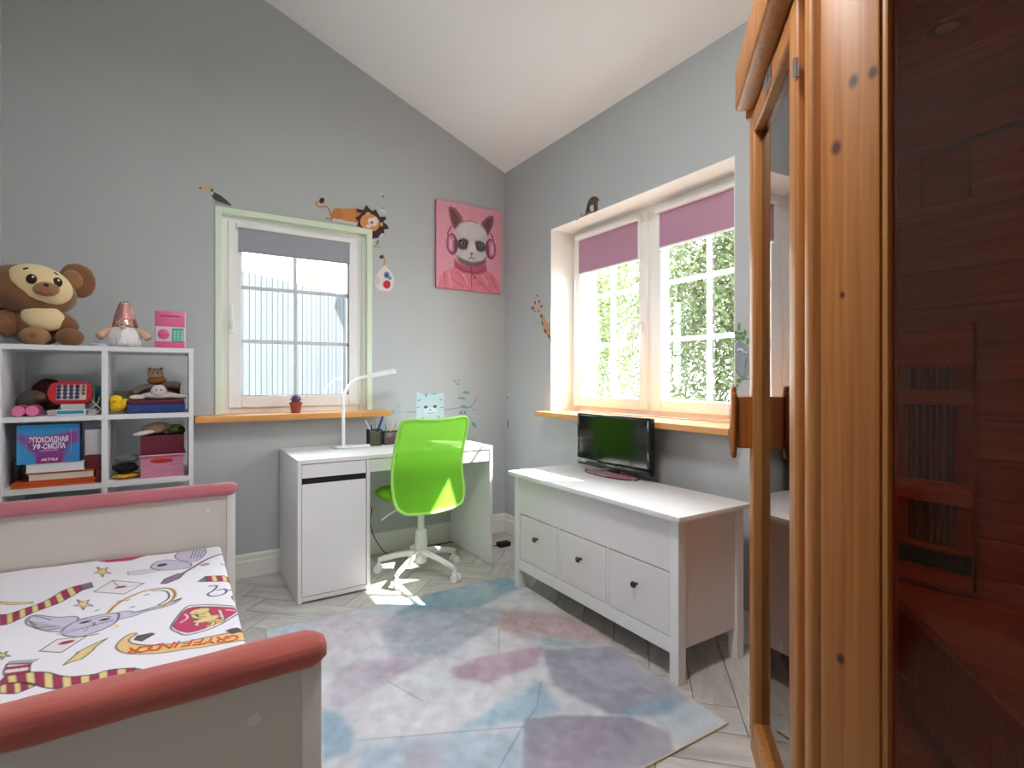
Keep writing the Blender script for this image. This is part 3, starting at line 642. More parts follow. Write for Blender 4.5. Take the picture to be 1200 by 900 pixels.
nt_=green.node_tree; lk=[l for l in nt_.links if l.to_node.type=='OUTPUT_MATERIAL'][0]; src=lk.from_socket
tpn=nt_.nodes.new('ShaderNodeBsdfTransparent'); tpn.inputs[0].default_value=(.75,1,.45,1); mxn=nt_.nodes.new('ShaderNodeMixShader'); mxn.inputs[0].default_value=.13
nt_.links.new(src,mxn.inputs[1]); nt_.links.new(tpn.outputs[0],mxn.inputs[2]); nt_.links.new(mxn.outputs[0],nt_.nodes['Material Output'].inputs[0])
obj('backrest',bm,green,chair,smooth='all')
obj('back_rim',MB().tube([bulge(p,9) for p in out]+[bulge(out[0],9)],.009,8,1),greenrim,chair,smooth=True)
SC=(1.235,3.075); st=MB(); prof=[(.0,.475),(.85,.475),(.97,.487),(1.0,.505),(.95,.522),(.7,.530),(.0,.528)]
rs=[]
for r_,z_ in prof:
    rr=max(r_,.02); rs.append([Vector((SC[0]+.225*rr*abs(math.cos(a))**.7*(1 if math.cos(a)>0 else -1),SC[1]+.215*rr*abs(math.sin(a))**.7*(1 if math.sin(a)>0 else -1),z_)) for a in (2*math.pi*i/36 for i in range(36))])
st.rings(rs); obj('seat',st,greend,chair,smooth='all')
HB=(1.27,3.06)
obj('seat_plate',bx(HB[0]-.09,HB[0]+.09,HB[1]-.13,HB[1]+.09,.445,.475,.006,2),cplas,chair,smooth=True)
obj('back_support',MB().tube([(HB[0],HB[1]-.10,.455),(HB[0],2.93,.45),(HB[0]-.01,2.895,.47),(HB[0]-.01,2.90,.60)],lambda t:(.022,.010),10),cplas,chair,smooth=True)
obj('gas_column',MB().cyl((*HB,.24),(*HB,.45),.021,n=20),cplas,chair,smooth=True)
obj('column_sleeve',MB().lathe([(.036,.07),(.038,.20),(.034,.27),(.024,.275)],(*HB,0),20),cplas,chair,smooth=True)
obj('lever',MB().tube([(1.20,3.02,.45),(1.08,3.05,.40),(1.02,3.06,.36)],.005,8),cplas,chair,smooth=True)
for ang in (145,216,296,14,80):
    a=R(ang); d=Vector((math.cos(a),math.sin(a),0)); hbv=Vector((*HB,0))
    obj('base_leg',MB().tube([hbv+d*.02+Vector((0,0,.135)),hbv+d*.12+Vector((0,0,.118)),hbv+d*.22+Vector((0,0,.092)),hbv+d*.262+Vector((0,0,.078))],lambda t:(.019-.006*t,.030-.009*t),10),cplas,chair,smooth=True)
    c=hbv+d*.262; pr=Vector((-d.y,d.x,0)); cm=MB(); cm.cyl(c+Vector((0,0,.045)),c+Vector((0,0,.085)),.009,n=10)
    for s_ in (-1,1): cm.cyl(c+d*.006+pr*s_*.008+Vector((0,0,.0245)),c+d*.006+pr*s_*.022+Vector((0,0,.0245)),.024,n=18)
    cm.box(-.018,.018,-.006,.006,-.01,.022,.003,2,M=Matrix.Translation(c+Vector((0,0,.035)))@Matrix.Rotation(a,4,'Z'))
    obj('caster',cm,cplas,chair,smooth=True)
# ------------------------------------------------------------------ white chest with three drawers
chest=tag(thing('drawer_chest',(1.87,1.96,0)),'long low white chest with three drawers below the right window','chest of drawers')
HY0,HY1,HX0,HX1,HZ=1.363,2.60,1.612,2.07,.668
GX,G0,G1=1.645,1.395,2.575
obj('top',bx(HX0,HX1,HY0,HY1,HZ-.022,HZ,.003,2),whitem,chest,smooth=True)
for x in (GX,HX1-.055):
    for y in (G0,G1-.045): obj('leg',bx(x,x+.045,y,y+.045,0,HZ-.022,.002),whitem,chest)
pc=mat('panel_white','#e0dbdb',.42,spec=.35)
for y in (G0+.012,G1-.030): obj('side_panel',bx(GX+.045,HX1-.055,y,y+.016,.13,HZ-.022),pc,chest)
obj('back_panel',bx(HX1-.03,HX1-.02,G0+.045,G1-.045,.13,HZ-.022),pc,chest)
obj('shelf_board',bx(GX+.045,HX1-.03,G0+.03,G1-.03,.135,.15),pc,chest)
obj('front_panel',bx(GX+.006,GX+.024,G0+.045,G1-.045,.432,HZ-.022,.001),pc,chest)
obj('apron',bx(GX+.003,GX+.024,G0+.045,G1-.045,.112,.172,.001),whitem,chest)
ya,yb=G0+.045,G1-.045; dw=(yb-ya-.04)/3
for i in range(3):
    y0=ya+.004+i*(dw+.017); dd=obj('drawer',bx(GX+.005,GX+.024,y0,y0+dw-.004,.176,.427,.0015),pc,chest)
    if i<2: obj('divider',bx(GX+.006,GX+.024,y0+dw-.001,y0+dw+.014,.173,.431),whitem,chest)
    yc=y0+dw/2; obj('knob',MB().lathe([(.006,0),(.005,.012),(.012,.017),(.0145,.023),(.012,.028),(.002,.029)],(GX+.005,yc,.328),18,M=Matrix.Rotation(R(-90),4,'Y')),mat('knob_black','#1b1a1c',.25,spec=.6),dd,smooth=True)
# ------------------------------------------------------------------ television
tv=tag(thing('television',(2.03,2.185,HZ)),'small black flat television on a stand on the white chest','television')
tl,tr=P(681.3,485.5,X=2.045),P(764,491,X=2.02)
ty0,ty1,tz0,tz1=1.905,2.462,.700,.99
uu=Vector((tr.x-tl.x,tr.y-tl.y,0)).normalized()
Mt=Matrix.Translation((2.03,2.185,0))@Matrix.Rotation(R(1.5),4,'Z')
tb=MB(M=Mt); tb.box(0,.035,-.28,.28,.695,.995,.006,2); obj('housing',tb,black,tv,smooth=True)
obj('screen',MB(M=Mt).box(-.0035,0,-.262,.262,.735,.982),mat('tv_screen','#050607',.12,spec=.6),tv)
bz=MB(M=Mt); bz.box(-.006,0,-.28,.28,.695,.735,.003,2); bz.box(-.006,0,-.28,.28,.982,.995,.003,2); bz.box(-.006,0,-.28,-.262,.735,.982,.002,2); bz.box(-.006,0,.262,.28,.735,.982,.002,2)
obj('bezel',bz,mat('gloss_black','#0a0a0b',.08,spec=.7),tv,smooth=True)
obj('corner_accent',MB(M=Mt).box(-.0075,-.006,.262,.28,.700,.722),chrome,tv)
obj('back_shell',MB(M=Mt).box(.035,.055,-.18,.18,.74,.93,.008,2),black,tv,smooth=True)
obj('neck',MB(M=Mt).box(.012,.035,-.035,.035,HZ+.010,.70,.003),black,tv)
obj('base',MB(M=Mt@Matrix.Translation((-.012,-.01,HZ))).lathe([(1,0),(1,.004),(.96,.009)],n=40,M=Matrix.Diagonal((.075,.19,1,1))),mat('stand_pink','#c98a9c',.12),tv,smooth=True)
obj('base_edge',MB(M=Mt@Matrix.Translation((-.012,-.01,HZ))).tube([(.078*math.cos(a),.194*math.sin(a),.004) for a in (2*math.pi*i/40 for i in range(41))],.0042,6,1),black,tv,smooth=True)
obj('base_foot',MB(M=Mt).cyl((-.03,-.16,HZ),(-.03,-.16,HZ+.012),.012).tube([(-.03,-.15,HZ+.004),(-.05,-.235,HZ+.004)],.004,6),chrome,tv,smooth=True)
text_mesh('SAMSUNG',.014,frameM(Mt@Vector((-.0064,0,.715)),Mt.to_3x3()@Vector((0,-1,0)),(0,0,1)),mat('logo_grey','#aeb0b4',.4),tv)
# ------------------------------------------------------------------ rug
def rug():
    c=Cv(0,1,0,1,1/330,lin('#c9c8cf')); w=len(c.x)
    TLc,TRc,BRc,BLc=(Vector(v) for v in ((.358,2.753),(1.715,2.722),(1.612,1.153),(.262,1.165)))
    def uv(x,y):
        p=P(x,y,Z=.004); p=Vector((p.x,p.y)); v=(p.y-1.16)/(2.735-1.16); l=BLc.lerp(TLc,v); r=BRc.lerp(TRc,v); return ((p.x-l.x)/(r.x-l.x),v)
    def q(x,y): return uv(300+x/2.069,640+y/2.069)
    h,w=c.X.shape
    c.mix(fbm(h,w,90,1)*.5,lin('#b9c6cf')); c.mix(np.clip(fbm(h,w,110,2)*2-1,0,1)*.8,lin('#cdb5bd'))
    def blob(pts,col,al,soft=.02): c.poly([q(*p) for p in pts],col,al,soft)
    blob([(20,200),(300,130),(420,120),(300,190),(150,215),(30,240)],'#a9c3d6',.7,.03)
    blob([(430,105),(600,68),(650,95),(560,140),(500,160),(330,170)],'#5f93a8',.95,.012)
    blob([(290,175),(430,150),(600,150),(600,180),(450,270),(330,275)],'#8f9aac',.8,.01)
    blob([(130,170),(290,150),(330,180),(200,260),(160,270)],'#cbbcc8',.7,.02)
    blob([(600,150),(760,165),(870,240),(700,240),(580,200)],'#b48d93',.85,.015)
    blob([(200,300),(260,280),(440,270),(340,320),(210,400),(170,380)],'#a690a8',.75,.012)
    blob([(470,300),(540,270),(700,240),(680,290),(560,335),(480,320)],'#a8809b',.9,.008)
    blob([(650,215),(860,230),(700,250)],'#8ea9b2',.8,.01)
    blob([(690,250),(880,240),(960,300),(1050,370),(1060,405),(860,410),(720,340)],'#7f7f96',.9,.008)
    blob([(860,400),(960,370),(1060,355),(1070,410),(900,412)],'#4f86a0',.8,.012)
    blob([(1060,360),(1145,425),(1050,480),(960,430)],'#a2b4c4',.8,.012)
    blob([(690,325),(740,400),(660,420),(470,460),(560,400)],'#86b0c8',.85,.01)
    blob([(330,330),(410,380),(600,330),(560,400),(440,460),(250,470),(240,400)],'#cfccd2',.8,.008)
    blob([(160,400),(200,405),(240,450),(235,500),(160,530)],'#7ba3be',.9,.008)
    blob([(650,420),(740,410),(900,412),(1000,450),(1010,500),(930,540),(640,600)],'#767086',.92,.006)
    blob([(740,440),(860,430),(820,560),(700,600),(690,500)],'#987f98',.5,.02)
    blob([(250,480),(640,450),(650,540),(500,600),(240,600)],'#96b3c8',.75,.015)
    blob([(360,500),(460,470),(430,600),(340,600)],'#b9a5b4',.6,.02)
    for p0,p1 in (((385,250),(545,145)),((320,330),(405,378)),((588,200),(588,265)),((250,475),(740,430)),((630,205),(790,250))): c.line([q(*p0),q(*p1)],.004,'#6d7b8c',.7)
    c.line([q(*p) for p in ((690,330),(680,390),(640,450),(590,538),(560,600))],.006,'#5e87a6',.6)
    n=fbm(h,w,9,5,3); m=fbm(h,w,60,9,4)
    c.mix(np.full(c.X.shape,.22),lin('#c9c6cb')); c.a*=(.80+.42*n)[...,None]; c.a*=(.90+.22*fbm(h,w,28,31,4))[...,None]; c.mix(np.clip(m*2.2-1.1,0,1)*.45,lin('#dcdade'))
    U,Vv=c.X,c.Y
    co=np.zeros(c.a.shape)
    for k in (0,1):
        l=BLc[k]+(TLc[k]-BLc[k])*Vv; r=BRc[k]+(TRc[k]-BRc[k])*Vv; co[...,k]=l+(r-l)*U
    co[...,2]=.0055+.001*fbm(h,w,30,3)
    rg=tag(thing('rug',(.98,1.95,0)),'thin pastel rug of overlapping blue, mauve and pink shapes on the floor','rug')
    grid_mesh('pile',co,c.a,mat('rug_pile','#ffffff',.92,attr=True,bump=.3,bscale=700),rg)
    ed=mat('rug_edge','#cdbb9d',.8)
    T=[Vector((v.x,v.y,.004)) for v in (BLc,BRc,TRc,TLc)]
    for i in range(4): obj('binding',MB().tube([T[i],T[(i+1)%4]],lambda t:(.003,.004),8,1),ed,rg,smooth=True)
rug()
# ------------------------------------------------------------------ power adapter and cable
ad=P(590,640,Z=0); t=tag(thing('power_adapter',(ad.x,ad.y,0)),'black power adapter on the floor between desk and chest','adapter')
obj('body',bx(ad.x-.045,ad.x+.045,ad.y-.03,ad.y+.03,0,.032,.005,2),blackm,t,smooth=True)
obj('cable',MB().tube([(ad.x-.045,ad.y,.012),(ad.x-.1,ad.y+.06,.004),(ad.x-.22,3.50,.004),(ad.x-.6,3.52,.004)],.003,6),blackm,t,smooth=True)
t=obj('cable',MB().tube([(1.0,3.53,.45),(1.04,3.52,.38),(1.10,3.50,.33),(1.08,3.47,.25),(1.12,3.46,.12),(1.22,3.44,.006),(1.45,3.46,.005),(1.60,3.50,.005)],.003,6),blackm,smooth=True); tag(t,'dark cable hanging from under the desk to the skirting','cable')
# invented ceiling lamp above the view, added to go with the fill light
cl=tag(thing('ceiling_lamp',(.55,1.0,3.11)),'added unseen round white fill lamp on a short stem under the sloping ceiling','lamp')
obj('shade',MB().lathe([(.26,0),(.27,.01),(.26,.05),(.20,.07),(.02,.075)],(.55,1.0,3.06),32),white,cl,smooth=True)
obj('stem',MB().cyl((.55,1.0,3.12),(.55,1.0,zc(.55)),.012),white,cl,smooth=True)
# ------------------------------------------------------------------ bed
bed=tag(thing('bed',(-.24,1.95,0)),'white wooden single bed whose end boards wear pink fabric caps','bed')
bedw=mat('bed_white','#cfc8be',.45); bedp=mat('post_white','#d9d5cf',.4)
BXL,BXR=-.715,.232
for Y0,nm in ((1.045,'footboard'),(2.805,'headboard')):
    hbd=obj(nm,bx(BXL+.03,BXR-.035,Y0+.008,Y0+.024,.16,.675,.001),bedw,bed)
    for x in (BXL,BXR-.036): obj('post',bx(x,x+.036,Y0-.004,Y0+.036,0,.672,.004,2),bedp,hbd,smooth=True)
    yb_=Y0+.008; obj('bolt_cap',MB().lathe([(.0125,0),(.0125,.0012),(.011,.002)],(BXR-.115,yb_,.585),20,M=Matrix.Rotation(R(90),4,'X')),bedp,hbd,smooth=True)
    cm='#a9554b' if Y0<2 else '#bf7478'
    pts=[]; m_=MB(); nn=60; rs=[]
    for i in range(nn+1):
        x=BXL-.005+(BXR+.014-BXL)*i/nn; e=1.0 if 1<i<nn-1 else (.86 if i in (1,nn-1) else .55); r=[]
        for k in range(18):
            a=2*math.pi*k/18; ca,sa=math.cos(a),math.sin(a); wy=.036*abs(ca)**.6*(1 if ca>0 else -1)*e; wz=.029*abs(sa)**.75*(1 if sa>0 else -1)*e
            nz_=noise.noise(Vector((x*9,a*1.2,Y0)))*.0035+noise.noise(Vector((x*30,a*3,Y0+5)))*.0015
            r.append(Vector((x,Y0+.016+wy*(1+nz_*12),.682+wz+nz_)))
        rs.append(r)
    m_.rings(rs); obj('fabric_cap',m_,mat('cap_fabric' if Y0<2 else 'cap_fabric_pale','#b0584f' if Y0<2 else '#c0727a',.9,nscale=14,namp=.12,bump=.5,bscale=60,stretch=(.4,2,2),sheen=.3),hbd,smooth='all')
obj('side_rail',bx(BXR-.06,BXR-.038,1.07,2.80,.17,.30,.002),bedw,bed); obj('side_rail',bx(BXL+.004,BXL+.026,1.07,2.80,.17,.30,.002),bedw,bed)
for i in range(12): obj('slat',bx(BXL+.03,BXR-.062,1.12+i*.14,1.19+i*.14,.19,.205),bedw,bed)
mt=obj('mattress',bx(-.70,.163,1.078,2.795,.206,.405,.03,3),mat('mattress','#dedbe0',.9),smooth=True); tag(mt,'thick white mattress under the printed sheet on the bed','mattress')
def sheet():
    c=Cv(-.715,.19,1.076,2.80,.003,lin('#edeaf3')); q=lambda x,y:tuple(P(x,y,Z=.42)[:2])
    A=lambda x,y:q(x/6,630+y/6); B=lambda x,y:q(150+x/6,630+y/6); C=lambda x,y:q(x/7.5,740+y/7.5); D=lambda x,y:q(x/2.646,560+y/2.646)
    ink='#2b2430'; mar='#a8305a'; yel='#e6cd8c'; pink='#c33b68'; lil='#cdc6dc'
    def sh(f,pts,fill,w=.004,al=1,ol=ink,sharp=0):
        if len(pts)>6 and not sharp: pts=[(v.x,v.y) for v in smooth_pts([(*a,0) for a in pts],3)]
        p=[f(*a) for a in pts]
        if fill: c.poly(p,fill,al)
        if w: c.line(p+[p[0]],w,ol)
    def st(f,pts,w=.0035,col=ink):
        if len(pts)>2: pts=[(v.x,v.y) for v in smooth_pts([(*a,0) for a in pts],3,False)]
        c.line([f(*a) for a in pts],w,col)
    def rs(pts,n):
        p=np.array(pts,float); d=np.r_[0,np.cumsum(np.hypot(*np.diff(p,axis=0).T))]; t=np.linspace(0,d[-1],n+1); return np.c_[np.interp(t,d,p[:,0]),np.interp(t,d,p[:,1])]
    def scarf(f,up,lo,n,c0=0,sk=0):
        u,l=rs(up,n),rs(lo,n)
        for i in range(n): c.poly([f(*u[i]),f(*u[i+1]),f(*l[i+1]),f(*l[i])],(mar,yel)[(i+c0)%2])
        for i in range(n+1): st(f,[u[i],l[i]],.002)
        st(f,up,.0045); st(f,lo,.0045)
    def star(f,x,y,r):
        pts=[]
        for i in range(10): a=math.pi*i/5+.3; k=r if i%2==0 else r*.38; pts.append((x+k*1.5*math.cos(a),y+k*.8*math.sin(a)))
        sh(f,pts,yel,.0035,sharp=1)
    # scarves
    scarf(A,[(0,545),(60,540),(170,505),(300,460),(380,415),(450,370),(555,340)],[(0,620),(60,610),(160,565),(240,530),(340,495),(430,460),(580,372)],13)
    sh(A,[(555,340),(640,320),(655,352),(590,372)],'#77747c',.003)
    sh(A,[(0,455),(60,460),(225,458),(230,470),(60,478),(0,470)],yel,.003)
    scarf(C,[(0,450),(60,395),(150,375),(250,365),(400,365),(500,390),(600,405),(700,400),(830,385),(950,350),(1100,335),(1190,332)],[(0,495),(60,470),(100,457),(210,455),(290,470),(380,500),(480,515),(600,515),(750,482),(900,450),(1080,418),(1190,400)],15)
    scarf(C,[(0,485),(60,465),(140,458),(210,460),(300,482)],[(0,550),(60,552),(150,550),(230,520),(305,488)],5,1)
    for k in range(4): sh(C,[(45+k*0,400-28*k),(258,368-25*k),(262,343-25*k),(52,372-28*k)],(mar,'#e9d9de')[k%2],0)
    sh(C,[(40,400),(30,360),(60,290),(270,282),(258,330),(262,365)],None,.0045)
    for k in range(9): st(C,[(65+k*24,292),(95+k*26+k*4,262-k*2)],.004)
    sh(C,[(1180,335),(1240,340),(1230,390),(1160,400)],'#77747c',.003)
    scarf(B,[(545,275),(620,272),(700,270),(770,280)],[(560,310),(620,312),(700,310),(775,322)],6); sh(B,[(490,312),(545,275),(560,312)],'#6f6f78',.003)
    # envelopes
    sh(D,[(290,355),(350,320),(447,328),(385,362)],'#e9e2e6'); st(D,[(350,320),(378,342),(447,328)],.003); c.ell(*D(374,340),.02,.012,lin and '#a02d55')
    sh(C,[(345,175),(500,75),(770,40),(540,190)],'#e9e2e6'); c.ell(*C(585,100),.02,.013,'#a02d55')
    sh(B,[(530,45),(580,30),(680,35),(670,65)],'#ece6ea',.004); c.ell(*B(630,44),.015,.01,'#a8305a')
    for f,x,y,r in ((A,720,250,42),(A,585,472,48),(C,20,210,50)): star(f,x,y,r)
    sh(C,[(555,305),(690,190),(668,195),(800,130),(785,137),(945,65),(832,150),(818,172),(720,252),(640,275)],yel,sharp=1)
    # large owl with spread wings
    sh(A,[(550,580),(520,555),(400,562),(250,548),(190,572),(185,610),(260,640),(340,660),(440,655)],lil)
    for k in range(5): st(A,[(188+k*14,578+k*15),(235+k*16,600+k*12),(310+k*26,598+k*10)],.003)
    for p in ([(250,548),(215,565),(205,575)],[(240,555),(300,565),(360,580)],[(260,640),(330,625),(420,625)],[(330,655),(400,640),(440,635)]): st(A,p,.0035)
    sh(B,[(-75,575),(-70,530),(0,515),(60,520),(200,495),(340,440),(375,430),(330,465),(240,495),(120,520),(60,545),(0,560)],lil)
    for k in range(6): st(B,[(20+k*50,535-k*12),(90+k*48,512-k*12),(150+k*40,500-k*13)],.003)
    for k in range(5): st(B,[(230+k*28,478-k*8),(285+k*22,455-k*6)],.003)
    sh(A,[(450,690),(440,650),(550,582),(690,548),(825,530),(828,575),(780,620),(680,665),(560,700)],lil,.005)
    for x,y in ((600,597),(735,578)): c.ell(*A(x,y),.017,.010,'#5b5560'); c.ell(*A(x,y),.009,.006,'#15121a')
    sh(A,[(650,600),(670,598),(662,622)],yel,.002)
    st(A,[(560,700),(640,690),(690,680)],.006); st(A,[(590,660),(620,640)],.003)
    for k in range(9): st(A,[(500+k*34,655-k*9),(512+k*34,662-k*9),(524+k*34,650-k*9)],.0025)
    st(A,[(570,580),(600,572),(640,580)],.003); st(A,[(700,562),(735,555),(780,560)],.003); c.ell(*A(640,575),.05,.012,'#b9b1cc',0,.7); c.ell(*A(480,660),.03,.02,'#b9b1cc',0,.7)
    st(A,[(620,690),(615,700)],.006,yel); st(A,[(800,610),(830,628),(780,640)],.006,yel)
    st(D,[(335,418),(360,395),(400,372),(450,352),(500,343),(528,345),(542,358),(535,378),(505,400)],.014,'#e3bf7d')
    st(D,[(335,418),(360,395),(400,372),(450,352),(500,343),(528,345),(542,358),(535,378),(505,400)],.004)
    st(D,[(470,352),(500,350),(520,356),(522,375),(490,395)],.006)
    for x,y in ((300,412),(370,385),(395,382),(410,402),(455,365)): st(D,[(x-5,y+1),(x+6,y-2)],.006)
    # crests
    sh(B,[(410,490),(480,478),(560,475),(680,480),(800,495),(740,560),(600,640),(420,692),(345,672),(300,640),(330,580)],'#e7dfe6',.005)
    sh(B,[(418,502),(560,488),(680,492),(770,503),(720,555),(590,625),(425,675),(320,635),(345,580)],pink,.003)
    
    def yl(p,w): st(B,p,w+.006,ink); st(B,p,w,yel)
    yl([(560,575),(600,590),(640,592)],.030); yl([(520,520),(550,560),(580,580)],.032)
    yl([(640,592),(668,575),(655,540),(640,512)],.007); yl([(540,590),(500,598),(470,592)],.010); yl([(600,600),(590,622),(560,628)],.010); yl([(530,560),(480,565),(455,548)],.010); yl([(520,585),(480,612),(490,622)],.009)
    c.ell(*B(505,520),.034,.028,ink); c.ell(*B(505,520),.031,.025,yel); c.ell(*B(560,574),.036,.022,yel,.2)
    for p in ([(485,508),(500,505)],[(470,530),(490,528)],[(455,500),(500,492),(545,500)],[(460,538),(500,545),(540,535)]): st(B,p,.0025)
    for p in ([(400,540),(420,565),(370,600)],[(690,510),(750,515)],[(660,560),(650,520)]): st(B,p,.005,'#ecd9e2')
    sh(D,[(297,268),(325,246),(487,217),(472,240),(405,262),(335,270)],pink,.004); c.ell(*D(412,242),.06,.05,yel,.4); st(D,[(380,250),(420,240),(450,225)],.003)
    # owl carrying a broom
    sh(B,[(330,130),(370,95),(420,60),(480,55),(530,70),(545,110),(480,165),(360,160)],lil); 
    for k in range(4): st(B,[(440+k*22,150-k*4),(470+k*20,70+k*6)],.003)
    sh(B,[(160,215),(200,175),(270,160),(340,165),(440,178),(430,212),(330,225),(230,230)],lil); c.ell(*B(240,195),.02,.02,'#4a4450'); st(B,[(0,250),(160,228)],.004,'#8d86a0'); sh(B,[(0,245),(160,225),(230,232),(100,262),(0,268)],'#d9d4e3',.002)
    sh(B,[(230,325),(260,290),(350,255),(400,250),(360,290),(270,325)],'#8b7180',.004)
    st(B,[(380,255),(450,215),(560,150),(680,107)],.013,'#7c6470'); c.ell(*B(540,190),.02,.02,'#c98fa0')
    st(B,[(655,185),(705,195)],.007,'#6b6570')
    for p in ([(570,345),(625,342),(600,375),(560,400),(590,415),(660,405),(692,385),(680,365),(630,372)],[(700,375),(750,360),(775,385),(735,412),(750,435),(805,447)]): st(B,p,.008,'#4c5070')
    # banner
    sh(D,[(360,532),(372,508),(400,487),(425,485),(400,505),(415,518),(470,523),(560,515),(640,497),(710,482),(715,470),(770,470),(765,500),(700,515),(600,532),(500,547),(400,549)],'#eec386')
    sh(D,[(425,492),(470,483),(480,487),(440,510),(415,505)],'#5d5258',.003); sh(D,[(700,475),(735,466),(760,474),(720,486)],'#5d5258',.003); sh(D,[(765,478),(782,474),(784,492),(768,494)],'#e6e2ec',.004)
    st(D,[(415,518),(470,523),(560,515),(640,497),(710,482)],.004)
    # shape of the cloth
    h,w=c.X.shape; zz=.4215+.007*(fbm(h,w,120,21,2)-.5)+.0035*(fbm(h,w,40,22,2)-.5)
    zz+=.02*np.clip((c.Y-2.45)/.35,0,1)**2*np.clip((.0-c.X)/.5,0,1)
    def Z(x,y):
        j=int(round((x-c.x[0])/c.res)); i=int(round((y-c.y[0])/c.res)); return zz[min(max(i,0),h-1),min(max(j,0),w-1)]
    X=c.X.copy(); e=np.clip((c.X-.15)/.04,0,1); X=c.X-.02*e**3; zz2=zz-.03*(1-np.sqrt(1-np.minimum(e,.999)**2.2))
    ns=22; sk=np.zeros((h,ns,3)); skc=np.repeat(c.a[:,-1:],ns,1)
    for k in range(ns):
        t=(k+1)/ns; sk[:,k,0]=X[:,-1]+.004*np.sin(c.Y[:,0]*40)*t+.004*t; sk[:,k,1]=c.Y[:,0]; sk[:,k,2]=zz2[:,-1]-t*.085
    co=np.concatenate([np.stack([X,c.Y,zz2],-1),sk],1); col=np.concatenate([c.a,skc],1)
    o=grid_mesh('printed_sheet',co,col,mat('sheet_cotton','#ffffff',.85,attr=True,bump=.25,bscale=300),origin=(-.25,1.94,.35))
    tag(o,'white bed sheet printed with owls, striped scarves, crests and envelopes on the bed','bed sheet')
    # lettering on the ribbon, read from the head of the bed
    a,b=B(770,705),B(0,792); a=Vector((*a,0)); b=Vector((*b,0)); m=(a+b)/2; u=(b-a).normalized(); v=Vector((0,0,1)).cross(u)
    word='GRYFFINDOR'; lm=mat('print_orange','#d4663c',.8); n=len(word); L=(b-a).length
    for i,chh in enumerate(word):
        t=(i+.5)/n; yy=(705,713,722,731,742,752,762,772,783,792)[i]; pp=Vector((*B(770-(770)*(t),yy+8),0)); pp.z=Z(pp.x,pp.y)+.0012
        text_mesh(chh,.058,frameM(pp,u,v),lm,o,depth=.0003,bold=.0006)
sheet()
# ------------------------------------------------------------------ cube shelf
shelf=tag(thing('cube_shelf',(-.28,3.2,0)),'white open cube shelf of eight compartments behind the bed','shelf')
KL,KR,KF,KB=-.640,.068,3.007,3.40
shw=mat('shelf_white','#e3e4e6',.4)
kz=[P(60,y,Y=KF).z for y in (404.5,488.0,574.0)]  # board tops
kz=[1.344,kz[1],kz[2]+.01,.36,.02]
TB=.022
obj('side_panel',bx(KL,KL+.022,KF,KB,0,kz[0]-TB),shw,shelf); obj('side_panel',bx(KR-.020,KR,KF,KB,0,kz[0]-TB),shw,shelf)
KM=P(122.5,450,Y=KF).x
obj('divider',bx(KM-.011,KM+.011,KF+.001,KB,.02,kz[0]-TB),shw,shelf)
obj('top_board',bx(KL,KR,KF,KB,kz[0]-TB,kz[0],.001),shw,shelf)
for z in kz[1:]:
    for a,b in ((KL+.022,KM-.011),(KM+.011,KR-.020)): obj('shelf_board',bx(a,b,KF+.002,KB,z-TB,z),shw,shelf)
T0,T1,T2=kz[0],kz[1],kz[2]
print('SHELF',kz,KM)
# ------------------------------------------------------------------ toys on the shelf
def W_(x,y,Y=3.12): return P(x,y,Y=Y)
def pxl(x,Y): p=P(x,444,Y=Y); return (p.x*sT+p.y*cT)/F
brown=mat('plush_brown','#7d5230',.95,nscale=30,namp=.18,bump=.5,bscale=150,sheen=.4); brownl=mat('plush_tan','#9a7048',.95,nscale=30,namp=.12,bump=.5,bscale=150,sheen=.4)
cream=mat('plush_cream','#e6cf9f',.9,bump=.3,bscale=200); eyeb=mat('eye_dark','#2a1410',.25)
mk=tag(thing('plush_animal',(-.55,3.18,T0)),'large brown plush animal with round ears and cream belly sitting on the cube shelf','soft toy')
Y0=3.17
def E(c,r,rot=(0,0,0),n=20,amp=0,seed=0,mb=None): return (mb or MB()).ell(c,r,rot,n,amp,seed)
def on_ell(x,y,c,r,rot=(0,0,0),out=0):
    """where the line of sight through x, y meets an ellipsoid"""
    from mathutils import Euler
    Ri=(Euler(rot).to_matrix().to_4x4()@Matrix.Diagonal((*r,1))).to_3x3().inverted(); o=Vector((0,0,H)); d=P(x,y,Y=3)-o
    a=Ri@(o-c); b=Ri@d; A=b.dot(b); B=a.dot(b); C=a.dot(a)-1; D=B*B-A*C
    t=(-B-math.sqrt(D))/A if D>0 else -B/A
    return o+d*t-d.normalized()*out
hc=P(36,341,Y=Y0)
obj('head',E(hc,(.165,.12,.112),(0,R(12),0),28,.04,1),brown,mk,smooth='all')
fc=P(47,334,Y=Y0-.062); FR=(.118,.075,.085); FRT=(0,R(22),0); obj('face',E(fc,FR,FRT,32),cream,mk,smooth='all')
ec=P(91,329,Y=Y0+.03); obj('ear',E(ec,(.068,.035,.080),(0,R(-12),R(8)),24,.05,2),brown,mk,smooth='all'); obj('inner_ear',E(ec+Vector((-.014,-.026,.0)),(.038,.018,.046),(0,R(-12),0),18),brownl,mk,smooth='all')
ec=P(-14,345,Y=Y0+.03); obj('ear',E(ec,(.085,.035,.10),(0,0,R(-8)),20,.05,3),brown,mk,smooth='all')
for ex,ey in ((37,327),(67,331)):
    p=on_ell(ex,ey,fc,FR,FRT); obj('eye',E(p,(.019,.006,.022),n=16),eyeb,mk,smooth='all'); obj('eye_glint',E(on_ell(ex+1.5,ey-2.5,p,(.019,.006,.022)),(.004,.002,.005),n=8),white,mk,smooth='all')
for a,b in (((27,315.5),(33,314)),((63,319.5),(68,322))): obj('eyebrow',MB().tube([on_ell(*a,fc,FR,FRT),on_ell(*b,fc,FR,FRT)],.0035,6),eyeb,mk)
